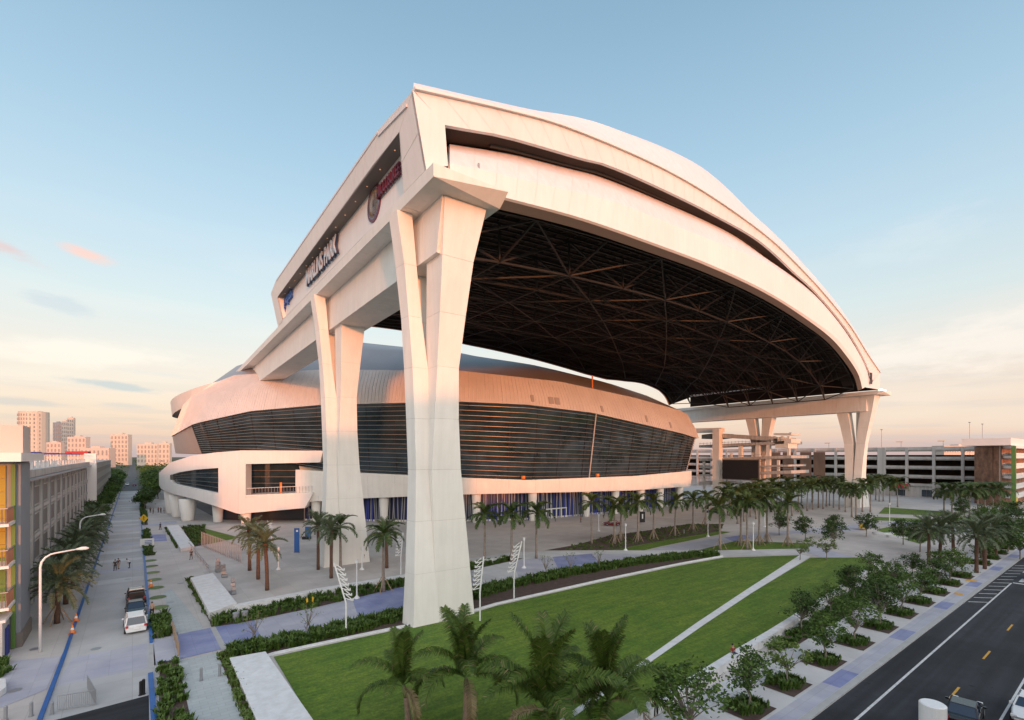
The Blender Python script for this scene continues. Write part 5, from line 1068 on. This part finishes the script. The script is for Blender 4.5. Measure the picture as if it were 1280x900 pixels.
def zig(px, by, s, lean, label):
    c = G(px, by); t = thing('zigzag_light', label, 'light mast', (c.x,c.y,0), -rad(37.5), 'zigzag light masts'); b = MB(); A0, A1, A2 = Vector((0,0,0)), Vector((0,0,3.4*s)), Vector((lean*1.25*s,0,7.6*s)); b.tube([A0,A1,A2], .09*s, 'lamp_white', 8); b.build('pole', t)
    sg = 1 if lean < 0 else -1
    for k in range(7):
        p = seg(A1, A2, .12+k*.125); q_ = p + Vector((sg*.9*s,0,-.25*s)); r_ = seg(A1, A2, .12+k*.125+.09) + Vector((sg*.25*s,0,0)); b = MB(); b.bar(p, q_, .09*s, 'lamp_white', .08*s); b.bar(q_, r_, .09*s, 'lamp_white', .08*s); b.bar(q_, q_+Vector((0,0,.26*s)), .14*s, 'lamp_white', .08); b.build('lamp_arm', t)
zig(432.5,794,.98,-1,'zigzag white light mast in the bed left of the big column'); zig(600,776,.95,.35,'zigzag white light mast just right of the big column foot'); zig(642.5,751,1.0,.8,'zigzag white light mast, rightmost, on the lawn edge'); zig(501,722,.9,.3,'zigzag light mast half hidden behind the big column'); zig(340,690,.8,-.9,'zigzag light mast behind the palm trio')
def cobra(x, y, h, arm, label):
    t = thing('street_lamp', label, 'street lamp', (x,y,0), 0, 'cobra street lamps on the left pavement'); b = MB(); pts = [(0,0,0),(0,0,h*.85)] + [(arm*.35*(1-math.cos(a)),0,h*.85+h*.13*math.sin(a)) for a in (.4,.8,1.2,1.57)] + [(arm*.8,0,h*1.0)]; b.tube(pts, [.13,.1,.1,.09,.08,.08,.07,.06][:len(pts)], 'lamp_white', 8); b.build('pole', t, smooth=True); b = MB(); b.tube([(arm*.78,0,h),(arm*.9,0,h+.03),(arm*1.0,0,h+.02),(arm*1.06,0,h)], [.08,.17,.16,.05], 'lamp_white', 8); b.build('lamp_head', t)
cobra(-6.9,64.2,9.4,3.3,'tall white street lamp nearest the camera on the left pavement'); cobra(-6.6,104,9,3.0,'second white street lamp farther along the left garage')
c = G(371,691); py_ = thing('blue_pylon', 'tall blue banner pylon on the plaza', 'pylon', (c.x,c.y,0), -.6); pbox('panel', py_, 'kerb_blue', (0,0,2.4), (.9,.25,4.6)); pbox('base', py_, 'steel_grey', (0,0,.06), (1.1,.5,.12)); pbox('emblem', py_, 'lamp_white', (0.1,-.135,4.2), (.35,.02,.35))
c = G(385,674); py_ = thing('blue_pylon', 'small blue kiosk panel at the plaza fence', 'kiosk', (c.x,c.y,0), -.6); pbox('panel', py_, 'kerb_blue', (0,0,1.6), (1.2,.25,2.4)); pbox('base', py_, 'black', (-.3,0,.3), (1.8,.8,.6))
for px, by, lab in ((295,777,'round metal litter bin, left of the pair by the low wall'),(306,775,'round metal litter bin, right of the pair by the low wall')):
    c = G(px, by); b = MB(); b.lathe([(.30,0),(.33,.05),(.33,.85),(.36,.87),(.36,1.0),(.22,1.05)], 'steel_grey', 16); o = b.build('litter_bin'); o.location = c; tag(o, lab, 'bin', 'pair of litter bins')
for px, by, s, lab in ((272.7,715,1.6,'tall stacked stone sculpture at the plaza edge'),(280,722,1.5,'middle stacked stone sculpture on the plaza edge'),(291,743,1.6,'nearest stacked stone sculpture beside the white slab')):
    c = G(px, by); t = thing('stone_sculpture', lab, 'sculpture', (c.x,c.y,0), rr.uniform(0,3), 'stacked stone sculptures')
    for k in range(4): pbox('stone', t, 'steel_grey', (rr.uniform(-.1,.1),rr.uniform(-.1,.1),.18*s+k*.34*s), (.75-.1*k,.6-.07*k,.30*s), rr.uniform(0,1.5))
for px, by, h_, lab in ((251.5,851,1.1,'steel bollard, left of two on the green path'),(274.7,845,1.1,'steel bollard, right of two on the green path'),(179.5,868,1.2,'black post by the asphalt edge'),(176,869,1.1,'second black post by the asphalt edge'),(39,895,1.0,'grey bollard near the bottom left kerb'),(7,900,1.0,'grey bollard at the bottom left edge'),(65,893,.9,'short post at the end of the barrier'),(391,757,1.1,'yellow post in the shrub bed, right one'),(384,759,1.1,'yellow post in the shrub bed, left one'),(855,582/7.5+600-10,1.0,'white sign post at the grass')):
    c = G(px, by); b = MB(); m_ = 'yellow_paint' if 'yellow' in lab else ('black' if 'black' in lab else 'steel_grey'); b.lathe([(.11,0),(.11,h_*.95),(.06,h_)], m_, 10); b.lathe([(.16,0),(.16,.04)], m_, 10); o = b.build('bollard'); o.location = c; tag(o, lab, 'bollard')
gb = thing('swing_gate', 'grey steel gate arm folded beside the blue crossing', 'gate'); a, c = G(216,791), G(223,820)
for z in (.3,.7,1.1): pbar('rail', gb, 'wood_stake', (a.x,a.y,z), (c.x,c.y,z), .12)
for k in range(4): p = seg(a,c,k/3); pbar('post', gb, 'wood_stake', (p.x,p.y,0), (p.x,p.y,1.2), .12)
bf = thing('crowd_barrier', 'grey steel crowd barrier by the asphalt corner', 'barrier'); A1, A2, A3 = G(72,890), G(120,882), G(109,862)
for p, q_ in ((A1,A2),(A2,A3)):
    for z in (.15,1.15): pbar('rail', bf, 'steel_grey', (p.x,p.y,z), (q_.x,q_.y,z), .05)
    n = 18
    for k in range(n+1): s = seg(p,q_,k/n); pbar('bar', bf, 'steel_grey', (s.x,s.y,.15), (s.x,s.y,1.15), .025)
def cone(px, by, lab):
    c = G(px, by); t = thing('traffic_cone', lab, 'cone', (c.x,c.y,0.01), 0, 'traffic cones'); pbox('base', t, 'orange_paint', (0,0,.03), (.6,.6,.06)); b = MB(); b.lathe([(.24,.06),(.17,.4)], 'orange_paint', 12); b.lathe([(.17,.4),(.12,.62)], 'lamp_white', 12); b.lathe([(.12,.62),(.05,.95)], 'orange_paint', 12); b.build('body', t)
cone(95,777,'traffic cone on the left kerb, farther one'); cone(90.5,792,'traffic cone on the left kerb, nearer one'); cone(188.7,733,'tall orange cone among the grass discs')
c = G(180,664); sg = thing('crossing_sign', 'yellow diamond pedestrian sign beside the street', 'road sign', (c.x,c.y,0), -rad(30)); b = MB(); b.tube([(0,0,0),(0,0,3.4)], .06, 'steel_grey', 6); b.build('post', sg); b = MB(); r_ = 1.0; b.add([(0,-.06,3.0+r_+.2),(r_,-.06,3.2),(0,-.06,3.2-r_),(-r_,-.06,3.2),(0,-.1,3.2+r_),(r_,-.1,3.2),(0,-.1,3.2-r_),(-r_,-.1,3.2)], [(0,1,2,3),(4,7,6,5),(0,4,5,1),(1,5,6,2),(2,6,7,3),(3,7,4,0)], 'yellow_paint'); b.build('panel', sg)
b = MB(); b.lathe([(.11,0),(.11,.02)], 'black', 8, (0,0,0)); b.v = [(x, -.115-z, y+3.65) for x, y, z in b.v]; b.bar((0,-.12,3.5),(0,-.12,3.05),.14,'black',.02); b.bar((0,-.12,3.05),(.22,-.12,2.65),.09,'black',.02); b.bar((0,-.12,3.05),(-.22,-.12,2.65),.09,'black',.02); b.bar((-.28,-.12,3.2),(.28,-.12,3.35),.08,'black',.02); b.build('walker_symbol', sg)
c = G(184,684); sg = thing('notice_board', 'white notice board with blue lines beside the street kerb', 'sign', (c.x,c.y,0), -.2); pbox('board', sg, 'lamp_white', (0,0,1.0), (2.3,.1,1.5))
for z in (.7,1.0,1.3): pbox('line', sg, 'letter_blue', (.2,-.06,z), (1.2,.02,.12))
for s in (-1,1): pbox('post', sg, 'steel_grey', (s*.9,0,.2), (.08,.08,.5))
c = G(1078,662); ct = thing('yellow_cart', 'small yellow vendor cart with white canopy on the plaza', 'cart', (c.x,c.y,0), .4); pbox('body', ct, 'yellow_paint', (0,0,.9), (2.4,1.3,.9)); pbox('canopy', ct, 'lamp_white', (0,0,3.0), (2.8,1.7,.25)); 
for s in (-1,1): pbox('post', ct, 'steel_grey', (s*1.1,0,1.9), (.07,.07,2.0)); b = MB(); b.lathe([(.35,-.06),(.35,.06)], 'black', 12); b.v = [(x+s*.8, z-.65, y+.36) for x, y, z in b.v]; b.build('wheel', ct)
c = G(925/4.923+640+0,655); sgn = thing('info_sign', 'black standing sign beside the dark red car', 'sign', (G(803,654).x,G(803,654).y,0), -.6); pbox('board', sgn, 'black', (0,0,1.7), (1.4,.25,2.9)); pbox('symbol', sgn, 'lamp_white', (0,-.14,1.9), (.35,.02,1.3))
hr = thing('handrail', 'dark metal handrail beside the far white slab', 'railing'); a, c = G(236,684), G(262,716)
for z in (.5,.95): pbar('rail', hr, 'steel_grey', (a.x,a.y,z), (c.x,c.y,z), .08)
for k in range(9): p = seg(a,c,k/8); pbar('post', hr, 'steel_grey', (p.x,p.y,0), (p.x,p.y,.95), .06)
c0 = G(1168,893); wc = thing('white_cylinder', 'white round ventilation pipe cut by the bottom edge', 'vent pipe', (0,0,0)); pC = D(1166,880,17); b = MB(); b.lathe([(.38,0),(.38,pC.z),(.34,pC.z+.03)], 'lamp_white', 28, (pC.x,pC.y,0)); b.build('pipe', wc, smooth=False)
# ================================================================ CARS
mat('car_white', (.70,.71,.72), .25, spec=.6); mat('car_black', (.015,.016,.018), .2, spec=.7); mat('car_red', (.16,.015,.02), .25, spec=.6); mat('car_grey', (.30,.33,.38), .25, metal=.3); mat('car_glass', (.02,.035,.06), .05, spec=.9); mat('tyre', (.015,.015,.015), .8); mat('tail_red', (.45,.02,.02), .3); mat('car_teal', (.03,.08,.09), .25)
def car(x, y, rz, paint, label, suv=False, hatch=False, lit=False, z=.01):
    t = thing('parked_car', label, 'car', (x,y,z), rz); Lc, Wc, Hc = (4.8,1.92,1.72) if suv else (4.7,1.82,1.42)
    # stations along +Y (front) : y, half width, z low, z high of the lower body
    S = [(-Lc/2,.80,.42,.82),(-Lc/2+.12,.90,.28,.98),(-1.4,.97,.24,1.0 if not suv else 1.05),(0,.98,.24,.97),(1.3,.97,.24,.93),(Lc/2-.35,.90,.26,.80),(Lc/2,.72,.40,.66)]
    rows = []
    for yy, w, a, c in S:
        w *= Wc/2/.98; rows.append([Vector((-w*.94,yy,a)),Vector((-w,yy,a+.2)),Vector((-w,yy,c-.12)),Vector((-w*.92,yy,c)),Vector((w*.92,yy,c)),Vector((w,yy,c-.12)),Vector((w,yy,a+.2)),Vector((w*.94,yy,a))])
    b = MB(); b.grid(rows, paint, closed=True); b.add(rows[0], [tuple(range(8))], paint); b.add(rows[-1], [tuple(range(7,-1,-1))], paint); o = fixn(b.build('body', t, smooth=False)); bv = o.modifiers.new('round','BEVEL'); bv.width = .05; bv.segments = 2; bv.limit_method = 'ANGLE'; bv.angle_limit = .5
    # cabin frustum
    y0, y1, y2, y3 = (-Lc/2+.15,-Lc/2+.45,.35,1.15) if suv else (-1.75,-1.15,.25,1.05); zb_ = .95; w0_, w1_ = Wc/2*.90, Wc/2*.74
    bot_ = [(-w0_,y0,zb_),(w0_,y0,zb_),(w0_,y3,zb_-.04),(-w0_,y3,zb_-.04)]; tp_ = [(-w1_,y1,Hc),(w1_,y1,Hc),(w1_,y2,Hc),(-w1_,y2,Hc)]
    b = MB(); b.hexa([Vector(p) for p in bot_],[Vector(p) for p in tp_],'car_glass'); fixn(b.build('windows', t)); b = MB(); b.hexa([Vector((p[0]*1.02,p[1]-(.03 if i<2 else -.05),Hc-.03)) for i,p in enumerate(tp_)],[Vector((p[0]*.93,p[1]+(.08 if i<2 else -.08),Hc+.05)) for i,p in enumerate(tp_)],paint)
    fixn(b.build('roof', t))
    for i in range(4): pbar('pillar', t, paint, Vector(bot_[i]), Vector(tp_[i]), .09)
    for s in (-1,1): pbar('door_pillar', t, paint, (s*w0_,-.35,zb_), (s*w1_,-.35,Hc), .08)
    for sx in (-1,1):
        for yy in (-1.42,1.42):
            w = MB(); w.lathe([(.33,-.11),(.34,-.06),(.34,.08),(.32,.11)], 'tyre', 18); w.v = [(z_+sx*(Wc/2-.08), y_+yy, x_+.33) for x_,y_,z_ in w.v]; wo = w.build('wheel', t); r2 = MB(); r2.lathe([(.2,-.125),(.2,.125)], 'steel_grey', 12); r2.v = [(z_+sx*(Wc/2-.08), y_+yy, x_+.33) for x_,y_,z_ in r2.v]; r2.build('rim', wo)
        pbox('tail_light', t, 'tail_red', (sx*Wc*.40,-Lc/2+.02,.86), (.22,.12,.22)); pbox('headlight', t, 'lamp_glow' if lit else 'lamp_white', (sx*Wc*.36,Lc/2-.06,.66), (.32,.12,.14)); pbox('mirror', t, paint, (sx*(Wc/2+.08),.75,.98), (.18,.1,.13))
    pbox('number_plate', t, 'lamp_white', (0,-Lc/2-.02,.62), (.5,.03,.14)); pbox('bumper', t, 'black' if paint != 'car_white' else 'car_white', (0,-Lc/2+.02,.42), (Wc*.86,.16,.22))
    if hatch: b = MB(); b.hexa([Vector(p) for p in ((-.8,-Lc/2+.5,Hc+.02),(.8,-Lc/2+.5,Hc+.02),(.75,-Lc/2-.45,Hc+.35),(-.75,-Lc/2-.45,Hc+.35))],[Vector(p) for p in ((-.8,-Lc/2+.5,Hc+.1),(.8,-Lc/2+.5,Hc+.1),(.75,-Lc/2-.45,Hc+.43),(-.75,-Lc/2-.45,Hc+.43))],'car_white'); fixn(b.build('open_hatch', t)); pbox('boot_opening', t, 'black', (0,-Lc/2+.12,1.1), (1.5,.2,.95))
    return t
car(.25,66.8,.03,'car_white','white SUV parked nearest on the left street, seen from behind',True)
car(.3,72.9,.03+math.pi,'car_black','black sedan parked between the white SUV and the open hatch one')
car(.35,79.2,.03,'car_black','black SUV with its pale rear hatch raised open',True,True)
c = G(765,657); car(c.x,c.y,.9,'car_red','dark red car parked on the plaza beside the palm row')
c = G(890,641); car(c.x,c.y,.9,'car_black','dark car behind the first grove palms near the entrance')
c = G(1192,899); car(c.x+.4,c.y-.5,-math.pi/2+.1,'car_black','black car on the avenue, cut by the bottom edge')
car(50.4,5.3,math.pi/2,'car_white','pale car cut by the right edge beyond the white avenue line')
c = G(1279,727); car(c.x+2.6,10.9,math.pi/2,'car_teal','oncoming dark car with lit headlight at the right edge', lit=True)
c = G(171,607); car(1.0,c.y-5,.0,'car_red','red car at the far end of the paved street'); car(-2.5,395,math.pi,'car_white','white car far down the left street')
for i, (px, py) in enumerate(((202,600),(208,598),(206,592))): c = G(px, py); car(c.x, c.y, .6, 'car_white', 'white car in the far lot left of the bowl'+(', nearest',', middle',', farthest')[i])
# ================================================================ PEOPLE
mat('skin', (.42,.24,.16), .6); mat('cloth_black', (.02,.02,.022), .8); mat('cloth_white', (.7,.7,.7), .8); mat('cloth_tan', (.40,.28,.20), .8); mat('cloth_red', (.30,.05,.04), .8); mat('cloth_navy', (.03,.04,.09), .8); mat('hair', (.02,.014,.01), .7); mat('cloth_grey', (.16,.16,.17), .8)
def skin(verts, edges, name, parent, m, sub=1):
    me = bpy.data.meshes.new(name); me.from_pydata([v[:3] for v in verts], edges, []); o = bpy.data.objects.new(name, me); COL.objects.link(o); o.modifiers.new('s','SKIN')
    for i, v in enumerate(verts): sv_ = me.skin_vertices[0].data[i]; sv_.radius = (v[3], v[4] if len(v) > 4 else v[3]); sv_.use_root = (i == 0)
    sb = o.modifiers.new('u','SUBSURF'); sb.levels = sub; dg = bpy.context.evaluated_depsgraph_get(); dg.update(); em = bpy.data.meshes.new_from_object(o.evaluated_get(dg)); bpy.data.objects.remove(o); em.materials.clear(); em.materials.append(M[m])
    em.polygons.foreach_set('use_smooth', [True]*len(em.polygons)); o = bpy.data.objects.new(name, em); COL.objects.link(o); o.parent = parent; return o
def person(p, rz, h, top, bottom, label, pose='walk', z=0.0):
    t = thing('person', label, 'person', (p[0],p[1],z), rz); s = h/1.75; st_ = .16 if pose == 'walk' else .03; bend = .55 if pose == 'bend' else 0.0; sit = pose == 'sit'
    if sit: hip = .5
    else: hip = .92
    def T(x, y, z_):                      # upper body, bends forward about the hips
        dz = z_-.92; return (x*s, (y+math.sin(bend)*dz)*s, (hip+math.cos(bend)*dz)*s)
    K = [((.10, .0, hip-.05), (.11, st_*.5+.02, .5), (.11, st_, .08), (.11, st_+.13, .04)), ((-.10, .0, hip-.05), (-.11, -st_*.3+.03, .5), (-.11, -st_, .10), (-.11, -st_+.12, .04))]
    if sit: K = [((sx*.10,0,.47),(sx*.12,.42,.5),(sx*.12,.45,.09),(sx*.12,.57,.04)) for sx in (1,-1)]
    V = [(0,0,hip*s,.12*s,.10*s)]; E = []
    def ad(v, r, par, r2=None): V.append((v[0],v[1],v[2],r*s,(r2 or r)*s)); E.append((par,len(V)-1)); return len(V)-1
    ch = ad(T(0,0,1.15), .13, 0, .10); sh = ad(T(0,0,1.40), .15, ch, .09); nk = ad(T(0,.01,1.50), .055, sh); hd = ad(T(0,.02,1.60), .08, nk, .09); ad(T(0,.02,1.70), .075, hd)
    ad(T(0,.11,1.60), .018, hd)
    for sx, arm in ((1, .18), (-1, -.12)):
        a = ad(T(sx*.19,0,1.40), .055, sh); e_ = ad(T(sx*.25,.02+(.1 if pose == 'bend' else 0),1.13), .042, a); w = ad(T(sx*.24,.08+arm*.5+(.25 if pose == 'bend' else 0),.90), .03, e_); hnd = ad(T(sx*.24,.10+arm*.5+(.25 if pose == 'bend' else 0),.83), .034, w, .02)
        for f_ in range(4): ad(T(sx*(.24+.0),.07+f_*.018+arm*.5+(.25 if pose == 'bend' else 0),.75-(.01 if f_ in (0,3) else 0)), .008, hnd)
        ad(T(sx*.22,.14+arm*.5+(.25 if pose == 'bend' else 0),.80), .009, hnd)
    for leg_ in K:
        par = 0; q_ = [(x*s,y*s,z_*s) for x,y,z_ in leg_]
        for v, r in zip(q_, (.085,.055,.036,.04)): par = ad(v, r, par)
    skin(V, E, 'body', t, 'skin')
    TV_ = [(0,0,(hip+.02)*s,.145*s,.115*s)]; TE = []; 
    def at(v, r, par, r2=None): TV_.append((v[0],v[1],v[2],r*s,(r2 or r)*s)); TE.append((par,len(TV_)-1)); return len(TV_)-1
    c1 = at(T(0,0,1.15), .15, 0, .115); s1 = at(T(0,0,1.42), .165, c1, .10)
    for sx, arm in ((1,.18),(-1,-.12)): a = at(T(sx*.20,0,1.41), .068, s1); e_ = at(T(sx*.25,.02+(.1 if pose == 'bend' else 0),1.13), .056, a)
    skin(TV_, TE, 'shirt', t, top)
    PV = [(0,0,(hip+.0)*s,.135*s,.11*s)]; PE = []
    for leg_ in K:
        par = 0
        for (x,y,z_), r in zip(leg_[:3], (.10,.072,.055)): PV.append((x*s,y*s,(z_+.03)*s,r*s,r*s)); PE.append((par,len(PV)-1)); par = len(PV)-1
    skin(PV, PE, 'trousers', t, bottom)
    hb = MB(); c_ = T(0,0,1.69); hb.lathe([(.06*s,-.09*s),(.10*s,-.03*s),(.095*s,.04*s),(.05*s,.085*s),(.005,.095*s)], 'hair', 12, (c_[0],c_[1]-.02*s,c_[2])); hb.build('hair', t, smooth=True)
    for sx in (-1,1): e_ = T(sx*.032,.108,1.62); pbox('eye', t, 'cloth_black', e_, (.018*s,.01*s,.012*s)); f0 = leg_ = K[0 if sx == 1 else 1]; pbox('shoe', t, 'cloth_black', (f0[3][0]*s,(f0[3][1]-.06)*s,.04*s), (.10*s,.27*s,.08*s))
    return t
person(G(820,896), 2.3, 1.78, 'cloth_black','cloth_black','person in black walking below the lawn wall at the bottom')
person(G(144,713), 2.9, 1.75, 'cloth_black','cloth_black','person in dark clothes, left of the pair in the street')
person(G(148,711), -2.7, 1.72, 'cloth_navy','cloth_tan','person in navy top, right of the pair in the street')
person(G(162,710), 1.4, 1.7, 'cloth_white','cloth_navy','person in white bending forward in the street','bend')
person(G(190,772), 2.8, 1.8, 'cloth_tan','cloth_black','person in tan top and dark shorts beside the white SUV')
person(G(239,699), 2.6, 1.75, 'cloth_black','cloth_black','person in black on the path near the far white slab')
person(G(200.5,662), 2.2, 1.75, 'cloth_navy','cloth_black','person in navy by the far blue paving')
person(G(726,653), .4, 1.75, 'cloth_red','cloth_black','person in red standing before the entrance columns')
person(G(454,703), 2.2, 1.8, 'cloth_black','cloth_grey','person in black beside the short white post', 'stand')
person(G(916,826), 2.9, 1.7, 'cloth_red','cloth_navy','person in red sitting on the lawn wall','sit', .25)
for i, (px, py) in enumerate(((188,641),(191.5,642),(198,640.5),(201,641),(205,641.5))): person(G(px,py), i*1.1, 1.75, ['cloth_black','cloth_grey','cloth_red','cloth_black','cloth_tan'][i], 'cloth_black', ['person in black, left end of the far group by the legs','person in grey, second of the far group by the legs','person in red in the far group by the legs','person in black, fourth of the far group by the legs','person in tan, right end of the far group by the legs'][i], 'stand')
# ================================================================ UNSEEN BLOCKS BEHIND THE CAMERA (added to cast the evening shade)
tn = thing('shade_block', 'plain unseen block added behind the viewpoint to shade the columns', 'building'); b = MB(); b.box((3,-42,15.4),(36,30,30.8),'garage_concrete'); b.build('wall', tn)  # unseen block added to keep low sun off the lower columns
for x, w, z, y in ((-62,60,14,-110),(45,74,19,-92),(128,88,20,-95),(222,92,20,-100),(-140,70,13,-120)):  # unseen low blocks, heights set to shade the plaza and palms
    tn = thing('shade_row', 'low unseen block added behind the viewpoint to shade the plaza', 'building', (0,0,0), 0, 'added shade blocks behind the viewpoint'); b = MB(); b.box((x,y,z/2),(w,30,z),'garage_concrete'); b.build('wall', tn); b = MB(); b.box((x,y,z+.3),(w+1,31,.6),'garage_light'); b.build('roof', tn)
